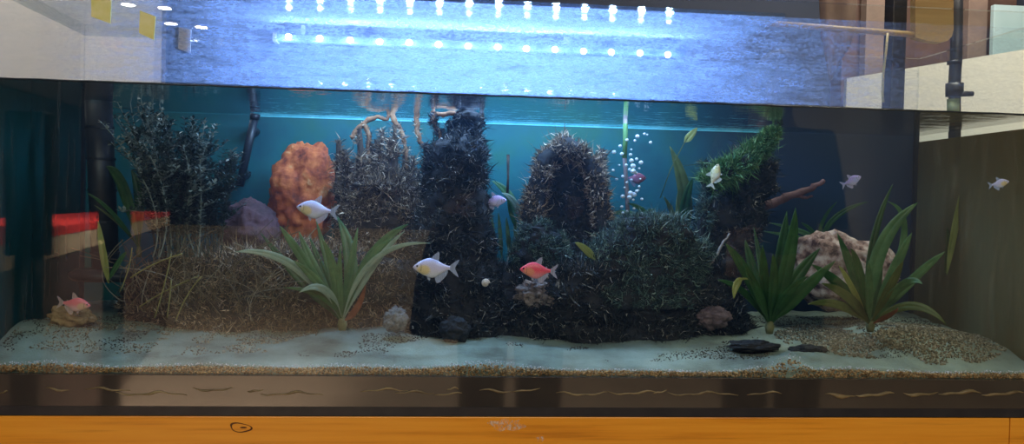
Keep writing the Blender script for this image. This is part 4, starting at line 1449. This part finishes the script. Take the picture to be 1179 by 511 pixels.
NY = -G - 0.0025  # mirrored papers, built as notes on the glass itself
note([(105, -6), (128, -3), (127, 27), (105, 19)], NY, M_NOTE, 'yellow green mirrored note, added as paper on the front glass, nearer the left end')
note([(161, 12), (179, 19), (177, 46), (160, 38)], NY, M_NOTE, 'yellow green mirrored note, added as paper on the front glass, lower and nearer the strip light')
note([(206, 31), (220, 34), (219, 61), (205, 56)], 0.004, M_PAPER, 'pale grey paper note behind the misted glass left of the strip light')

# white counter at the right, running towards the viewer
M_WHITE = simple('white_laminate', [(0.3, (0.78, 0.73, 0.62)), (0.7, (0.86, 0.82, 0.72))], 3, 0.6)


def prism(top, m, name, th, parent=None, z0=0.0):
    """upright slab whose upper edge runs through the given points (photo x, photo y, depth)"""
    q = [P(x, y, Y) for x, y, Y in top]
    v = []
    for p in q:
        v += [(p.x, p.y, z0), (p.x, p.y, p.z), (p.x + th * 0.2, p.y + th, p.z), (p.x + th * 0.2, p.y + th, z0)]
    f = [(0, 1, 2, 3)]
    for i in range(len(q) - 1):
        for j in range(4):
            f.append((i * 4 + j, i * 4 + 4 + j, i * 4 + 4 + (j + 1) % 4, i * 4 + (j + 1) % 4))
    f.append(tuple(reversed([(len(q) - 1) * 4 + j for j in range(4)])))
    return MB().add(v, f).build(name, m, parent)


wc = empty('white_counter', (1.9, 1.1, 0))
tag(wc, 'white counter front behind the tank at the upper right', 'counter')
prism([(975, 90, 1.42), (1179, 57, 0.98), (1260, 42, 0.88)], M_WHITE, 'front', 0.03, wc)
M_GOLD = simple('golden_wood', [(0.3, (0.42, 0.27, 0.10)), (0.7, (0.60, 0.42, 0.18))], 12, 0.4, stretch=(0.2, 1, 3))
M_DBROWN = simple('dark_brown_wood', [(0.3, (0.09, 0.05, 0.045)), (0.7, (0.16, 0.09, 0.07))], 12, 0.5)
M_POST = simple('dark_metal', [(0.3, (0.02, 0.022, 0.03)), (0.7, (0.045, 0.05, 0.06))], 12, 0.35)
M_BPOST = simple('brown_post', [(0.3, (0.20, 0.14, 0.12)), (0.7, (0.30, 0.21, 0.17))], 12, 0.6)
# wooden frame above the tank back: rail with a rounded bracket at its end
rf = empty('wooden_rail', P(980, 30, 0.46))
tag(rf, 'golden wooden rail ending in a rounded bracket, behind upper right of tank', 'rail')
q0, q1 = P(860, 25, 0.46), P(1068, 41, 0.46)
MB().tube([q0, q0.lerp(q1, 0.5), q1], 0.0062, 10).build('rail', M_GOLD, rf, smooth=True)
e = [(1054, -30), (1098, -30), (1098, 34), (1096, 42), (1091, 47), (1084, 49), (1068, 47), (1054, 43)]
q = [P(x, y, 0.452) for x, y in e]
k = len(q)
MB().add([tuple(p) for p in q] + [(p.x, p.y + 0.02, p.z) for p in q], [tuple(reversed(range(k))), tuple(range(k, 2 * k))] + [(i, (i + 1) % k, k + (i + 1) % k, k + i) for i in range(k)]).build('bracket', M_GOLD, rf)


def post(name, x0, x1, Y, ytop, m, label, cat, ybot=None, th=0.04):
    a, b = P(x0, ytop, Y), P(x1, ytop, Y)
    z0 = 0.0 if ybot is None else P(x0, ybot, Y).z
    o = box(name, m, a.x, b.x, Y, Y + th, z0, a.z, bevel=0.002)
    return tag(o, label, cat)


post('metal_post', 1031, 1047, 0.56, -60, M_POST, 'dark metal post behind the tank left of the golden bracket', 'post')
post('wooden_post', 1000, 1030, 1.44, -60, M_BPOST, 'brown wooden post behind the tank just left of the dark metal post', 'post')
post('wooden_post', 1118, 1140, 1.44, -60, M_BPOST, 'brown wooden post behind the tank right of the golden bracket', 'post')
post('teal_sign', 1145, 1215, 1.40, 5, simple('pale_teal', [(0.3, (0.42, 0.62, 0.66)), (0.7, (0.55, 0.72, 0.76))], 6, 0.6), 'pale teal panel behind the tank in the upper right corner', 'panel', th=0.02)
vp = empty('valve_pipe', P(1098, 130, 0.50))
tag(vp, 'dark pipe with clamp and side handle behind the right end', 'pipe')
MB().tube([P(1099, 190, 0.50), P(1099, 95, 0.50), P(1101, 60, 0.50), P(1102, -40, 0.50)], 0.0125, 14).build('pipe', M_POST, vp, smooth=True)
for y0, y1, r in ((96, 111, 0.018), (70, 74, 0.015)):
    MB().tube([P(1099, y1, 0.50), P(1099, y0, 0.50)], r, 16).build('clamp', M_POST, vp, smooth=True)
MB().tube([P(1104, 108, 0.49), P(1120, 108, 0.49)], [0.006, 0.0055], 10).build('handle', M_POST, vp, smooth=True)
MB().tube([P(1098, 140, 0.50), P(1098, 114, 0.50)], 0.0135, 14).build('sleeve', simple('green_sleeve', [(0.3, (0.20, 0.27, 0.14)), (0.7, (0.30, 0.36, 0.20))], 20, 0.5), vp, smooth=True)
cdn = MB().tube([P(1022, 38, 0.435), P(1020, 60, 0.435), P(1017, 85, 0.435), P(1016, 108, 0.435), P(1017, 118, 0.435)], 0.0024, 8).build('cord', simple('yellow_cord', [(0.3, (0.62, 0.50, 0.22)), (0.7, (0.78, 0.66, 0.34))], 20, 0.5), smooth=True)
tag(cdn, 'pale yellow cord hanging from the golden rail', 'cord')
# brown tapered shape hanging behind
v, f = [], []
rows = [(0, 943, 987), (20, 944, 985), (40, 945, 983), (55, 948, 978), (70, 951, 968), (84, 953, 961), (92, 955, 958)]
for (y, a_, b_) in [(-40, 943, 988)] + rows:
    for j in range(24):
        t = TAU * j / 24
        x = (a_ + b_) / 2 + (b_ - a_) / 2 * math.cos(t)
        p = P(x, y, 0.62)
        p.y += 0.018 * math.sin(t) * (1 + 0.3 * math.sin(4 * t)) * min(1, (b_ - a_) / 30)
        v.append(p)
k = len(rows) + 1
for i in range(k - 1):
    for j in range(24):
        f.append((i * 24 + j, (i + 1) * 24 + j, (i + 1) * 24 + (j + 1) % 24, i * 24 + (j + 1) % 24))
f += [tuple(range(24)), tuple(reversed([(k - 1) * 24 + j for j in range(24)]))]
tag(link('hanging_shape', mesh('hanging_shape', v, f, simple('brown_matte', [(0.3, (0.24, 0.16, 0.13)), (0.7, (0.33, 0.23, 0.18))], 30, 0.9), True)), 'brown tapered shape hanging behind the tank left of the posts', 'cloth')
# dark cupboard panel above the counter
post('dark_cupboard', 975, 1175, 1.50, -120, M_DBROWN, 'dark brown cupboard above the white counter', 'cupboard', th=0.08)

# ------------------------------------------------------------------ the shop before the tank (seen mirrored in the glass)
ct = empty('red_counter', (-2.2, -2.7, 0))
tag(ct, 'cream counter with a red top, mirrored in the left of the glass', 'counter')
M_RED = simple('red_laminate', [(0.3, (0.85, 0.035, 0.03)), (0.7, (0.95, 0.06, 0.045))], 6, 0.4)
M_CREAM = simple('cream_laminate', [(0.3, (0.55, 0.40, 0.24)), (0.7, (0.68, 0.52, 0.34))], 6, 0.6)


def mirror(px, py, Y):
    """the place before the glass whose mirror image the photo shows at (px, py)"""
    p = P(px, py, Y)
    return Vector((p.x, -p.y, p.z))


a, b = mirror(640, 300, 5.5), mirror(836, 300, 5.5)  # added dark block that keeps the mirrored veil off this stretch
tag(box('mirror_dark_block', M_POST, a.x, b.x, -5.9, -5.5, 0.0, 2.3, bevel=0.01), 'tall dark block added to darken the mirror image between the two customers', 'cupboard')
c0, c1 = mirror(-20, 268, 1.3), mirror(196, 245, 6.6)
c2 = c1 + Vector((-0.5, -0.06, 0))
c3 = c0 + Vector((-0.5, -0.06, 0))


def slab(name, m, z0, z1, parent, grow=0.0):
    q = [c0, c1, c2, c3]
    cen = (c0 + c1 + c2 + c3) / 4
    v = []
    for z in (z0, z1):
        for p in q:
            d = (p - cen)
            d.z = 0
            w = p + d.normalized() * grow
            v.append((w.x, w.y, z))
    MB().add(v, [(3, 2, 1, 0), (4, 5, 6, 7), (0, 1, 5, 4), (1, 2, 6, 5), (2, 3, 7, 6), (3, 0, 4, 7)]).build(name, m, parent)


zt = (c0.z + c1.z) / 2
slab('counter_top', M_RED, zt - 0.035, zt, ct, 0.01)
slab('counter_front', M_CREAM, zt - 0.115, zt - 0.035, ct, 0.0)
slab('body', M_DBROWN, 0.0, zt - 0.115, ct, -0.02)


for px, lab in ((36, 'dark slim post added to block the red counter, mirrored nearest the left end'), (134, 'dark slim post added to block the red counter, mirrored beside the black tube')):
    q = mirror(px, 200, 1.1 if px < 60 else 2.0)  # added dark posts that break up the mirrored red edge
    ds = empty('dark_blocker', (q.x, q.y, 0))
    tag(ds, lab, 'blocker')
    MB().tube([(q.x, q.y, 0.02), (q.x, q.y, 1.20)], 0.035, 16).build('pole', M_POST, ds, smooth=True)
    MB().tube([(q.x, q.y, 0.0), (q.x, q.y, 0.02)], 0.12, 28).build('base', M_POST, ds)
    box('head', M_POST, q.x - 0.05, q.x + 0.05, q.y - 0.03, q.y + 0.03, 0.95, 1.32, ds, bevel=0.006)


# two customers in dark clothes behind the camera, mirrored as dark shapes
M_CLOTH = simple('navy_clothes', [(0.3, (0.012, 0.013, 0.018)), (0.7, (0.02, 0.021, 0.028))], 30, 0.9)
M_SKIN = simple('skin', [(0.3, (0.30, 0.17, 0.11)), (0.7, (0.36, 0.21, 0.14))], 30, 0.6)
M_HAIR = simple('black_hair', [(0.3, (0.008, 0.007, 0.006)), (0.7, (0.018, 0.015, 0.012))], 60, 0.5)


def skin_mesh(name, nodes, edges, m, parent, sub=2):
    me = bpy.data.meshes.new(name)
    me.from_pydata([n[0] for n in nodes], edges, [])
    me.materials.append(m)
    o = local(name, me, parent)
    sk = o.modifiers.new('skin', 'SKIN')
    sk.use_smooth_shade = True
    for i, n in enumerate(nodes):
        d = me.skin_vertices[0].data[i]
        d.radius = n[1]
        d.use_root = (i == 0)
    ss = o.modifiers.new('sub', 'SUBSURF')
    ss.levels = ss.render_levels = sub
    return o


def person(x, y, height, label, arm, out=0.0):
    k = height / 1.7
    r = empty('person', (x, y, 0), scale=k)
    tag(r, label, 'person')
    # faces +y (the tank)
    n = [((0, 0, 0.95), (0.155, 0.115)), ((0, 0, 1.12), (0.15, 0.105)), ((0, 0, 1.30), (0.17, 0.115)), ((0, 0, 1.42), (0.12, 0.085)), ((0, 0.01, 1.48), (0.052, 0.052)), ((0, 0.025, 1.53), (0.05, 0.055)),
         ((0, 0.03, 1.58), (0.072, 0.088)), ((0, 0.03, 1.645), (0.070, 0.085)),
         ((-0.17, 0, 1.40), (0.06, 0.06)), ((-0.215 - out, -0.01, 1.16), (0.045, 0.045)), ((-0.19, 0.15, 0.98 + arm), (0.034, 0.034)),
         ((0.17, 0, 1.40), (0.06, 0.06)), ((0.215, -0.01, 1.16), (0.045, 0.045)), ((0.19, 0.15, 0.98 + arm), (0.034, 0.034)),
         ((-0.095, 0, 0.86), (0.095, 0.095)), ((-0.10, 0.01, 0.50), (0.062, 0.065)), ((-0.10, -0.01, 0.10), (0.042, 0.045)), ((-0.11, 0.12, 0.04), (0.04, 0.032)),
         ((0.095, 0, 0.86), (0.095, 0.095)), ((0.10, 0.01, 0.50), (0.062, 0.065)), ((0.10, -0.01, 0.10), (0.042, 0.045)), ((0.11, 0.12, 0.04), (0.04, 0.032))]
    e = [(0, 1), (1, 2), (2, 3), (3, 4), (4, 5), (5, 6), (6, 7), (2, 8), (8, 9), (9, 10), (2, 11), (11, 12), (12, 13), (0, 14), (14, 15), (15, 16), (16, 17), (0, 18), (18, 19), (19, 20), (20, 21)]
    skin_mesh('body', n, e, M_SKIN, r)
    # clothes: jacket with sleeves, trousers
    g = 0.014
    jn = [((0, 0, 0.92), (0.175, 0.14)), ((0, 0, 1.12), (0.17, 0.125)), ((0, 0, 1.30), (0.19, 0.135)), ((0, 0, 1.43), (0.12, 0.09)),
          ((-0.18, 0, 1.39), (0.08, 0.08)), ((-0.22 - out, -0.01, 1.16), (0.075, 0.07)), ((-0.193, 0.135, 1.0 + arm), (0.046, 0.046)),
          ((0.18, 0, 1.39), (0.08, 0.08)), ((0.22, -0.01, 1.16), (0.062, 0.062)), ((0.193, 0.135, 1.0 + arm), (0.046, 0.046))]
    if out:                              # a long open coat, wider than the hips
        rings = [(1.30, 0.0, 0.15, 0.10), (1.12, -0.02, 0.22, 0.135), (0.98, -0.05, 0.25, 0.15), (0.82, -0.07, 0.27, 0.16), (0.66, -0.08, 0.275, 0.165), (0.64, -0.08, 0.26, 0.15), (0.80, -0.07, 0.20, 0.13)]
        v, f = [], []
        for z, cx, rx, ry in rings:
            for j in range(32):
                t = TAU * j / 32
                w = 1 + 0.04 * math.sin(5 * t) * (1.3 - z)
                v.append((cx + rx * w * math.cos(t), ry * w * math.sin(t), z))
        for i in range(len(rings) - 1):
            for j in range(32):
                f.append((i * 32 + j, (i + 1) * 32 + j, (i + 1) * 32 + (j + 1) % 32, i * 32 + (j + 1) % 32))
        local('coat', mesh('coat', v, f, M_CLOTH, True), r)
    skin_mesh('jacket', jn, [(0, 1), (1, 2), (2, 3), (2, 4), (4, 5), (5, 6), (2, 7), (7, 8), (8, 9)], M_CLOTH, r)
    tn = [((0, 0, 0.95), (0.165, 0.13)), ((-0.098, 0, 0.84), (0.112, 0.112)), ((-0.10, 0.01, 0.50), (0.092, 0.09)), ((-0.10, -0.01, 0.09), (0.082, 0.08)),
          ((0.098, 0, 0.84), (0.112, 0.112)), ((0.10, 0.01, 0.50), (0.092, 0.09)), ((0.10, -0.01, 0.09), (0.082, 0.08))]
    skin_mesh('trousers', tn, [(0, 1), (1, 2), (2, 3), (0, 4), (4, 5), (5, 6)], M_CLOTH, r)
    # head details
    for sx_ in (-1, 1):
        bm = bmesh.new()
        bmesh.ops.create_uvsphere(bm, u_segments=12, v_segments=8, radius=0.011)
        me = bpy.data.meshes.new('eye')
        bm.to_mesh(me)
        bm.free()
        me.materials.append(M_EYE)
        o = local('eye', me, r)
        o.location = (sx_ * 0.03, 0.112, 1.60)
        hn = [((sx_ * 0.190, 0.150, 0.985 + arm), (0.024, 0.034)), ((sx_ * 0.185, 0.215, 0.995 + arm), (0.018, 0.040))]
        he = [(0, 1)]
        for q in range(4):
            z = 0.965 + arm + 0.019 * q
            b_ = len(hn)
            L = (0.055, 0.070, 0.074, 0.062)[q]
            hn += [((sx_ * 0.182, 0.225, z), (0.0095, 0.0095)), ((sx_ * 0.172, 0.225 + L * 0.55, z), (0.009, 0.009)), ((sx_ * 0.150, 0.225 + L, z), (0.008, 0.008))]
            he += [(1, b_), (b_, b_ + 1), (b_ + 1, b_ + 2)]
        b_ = len(hn)
        hn += [((sx_ * 0.17, 0.175, 1.02 + arm), (0.011, 0.011)), ((sx_ * 0.145, 0.21, 1.035 + arm), (0.009, 0.009))]
        he += [(0, b_), (b_, b_ + 1)]
        skin_mesh('hand', hn, he, M_SKIN, r, 1)
        MB().tube([(sx_ * 0.079, 0.02, 1.575), (sx_ * 0.086, 0.018, 1.60), (sx_ * 0.082, 0.02, 1.625)], [0.006, 0.014, 0.008], 8).build('ear', M_SKIN, None, smooth=True).parent = r
    bm = bmesh.new()
    bmesh.ops.create_uvsphere(bm, u_segments=20, v_segments=14, radius=1.0)
    for vt in bm.verts:
        vt.co = Vector((vt.co.x * 0.090, vt.co.y * 0.105, vt.co.z * 0.105))
        if vt.co.y > 0.03 and vt.co.z < 0.035:
            vt.co.y = 0.03
    me = bpy.data.meshes.new('hair')
    bm.to_mesh(me)
    bm.free()
    me.materials.append(M_HAIR)
    me.polygons.foreach_set('use_smooth', [True] * len(me.polygons))
    local('hair', me, r).location = (0, 0.012, 1.635)
    MB().tube([(0, 0.112, 1.60), (0, 0.130, 1.575), (0, 0.118, 1.565)], [0.006, 0.012, 0.008], 8).build('nose', M_SKIN, None, smooth=True).parent = r
    MB().tube([(-0.02, 0.112, 1.54), (0, 0.118, 1.54), (0.02, 0.112, 1.54)], 0.005, 6).build('mouth', M_SKIN, None, smooth=True).parent = r


pA, pB = mirror(590, 300, 1.85), mirror(888, 300, 1.85)
person(pA.x, pA.y, 1.72, 'person in dark clothes standing behind the camera, mirrored before the tall dark stump', 0.10, 0.10)
person(pB.x, pB.y, 1.66, 'person in dark clothes standing behind the camera, mirrored before the driftwood', 0.05)

# ceiling spots, seen mirrored as small bright dots above the water
M_SPOT = emit('spot_glow', (1.0, 0.95, 0.85), 60)
M_RING = simple('white_ring', [(0.3, (0.7, 0.7, 0.7)), (0.7, (0.8, 0.8, 0.8))], 20, 0.4)
for (x, y) in ((190, 8), (232, 30), (197, 26), (148, 4), (1064, 14)):
    # where the mirrored ray meets the ceiling
    d = (mirror(x, y, 1.0) - Vector((CAM.x, -CAM.y * -1, CAM.z)))
    p = P(x, y, 1.0)
    d = p - CAM
    t = (RZ - CAM.z) / d.z
    q = CAM + d * t
    yy = -q.y
    if yy < RY0 + 0.1:
        continue
    o = empty('ceiling_spot', (q.x, yy, RZ))
    tag(o, 'small round ceiling spot mirrored in the misted glass above the water', 'lamp', 'ceiling spots mirrored above the water')
    MB().tube([(q.x, yy, RZ - 0.012), (q.x, yy, RZ - 0.001)], 0.075, 20).build('ring', M_RING, o, smooth=False)
    MB().tube([(q.x, yy, RZ - 0.016), (q.x, yy, RZ - 0.0125)], 0.055, 20).build('bulb', M_SPOT, o)
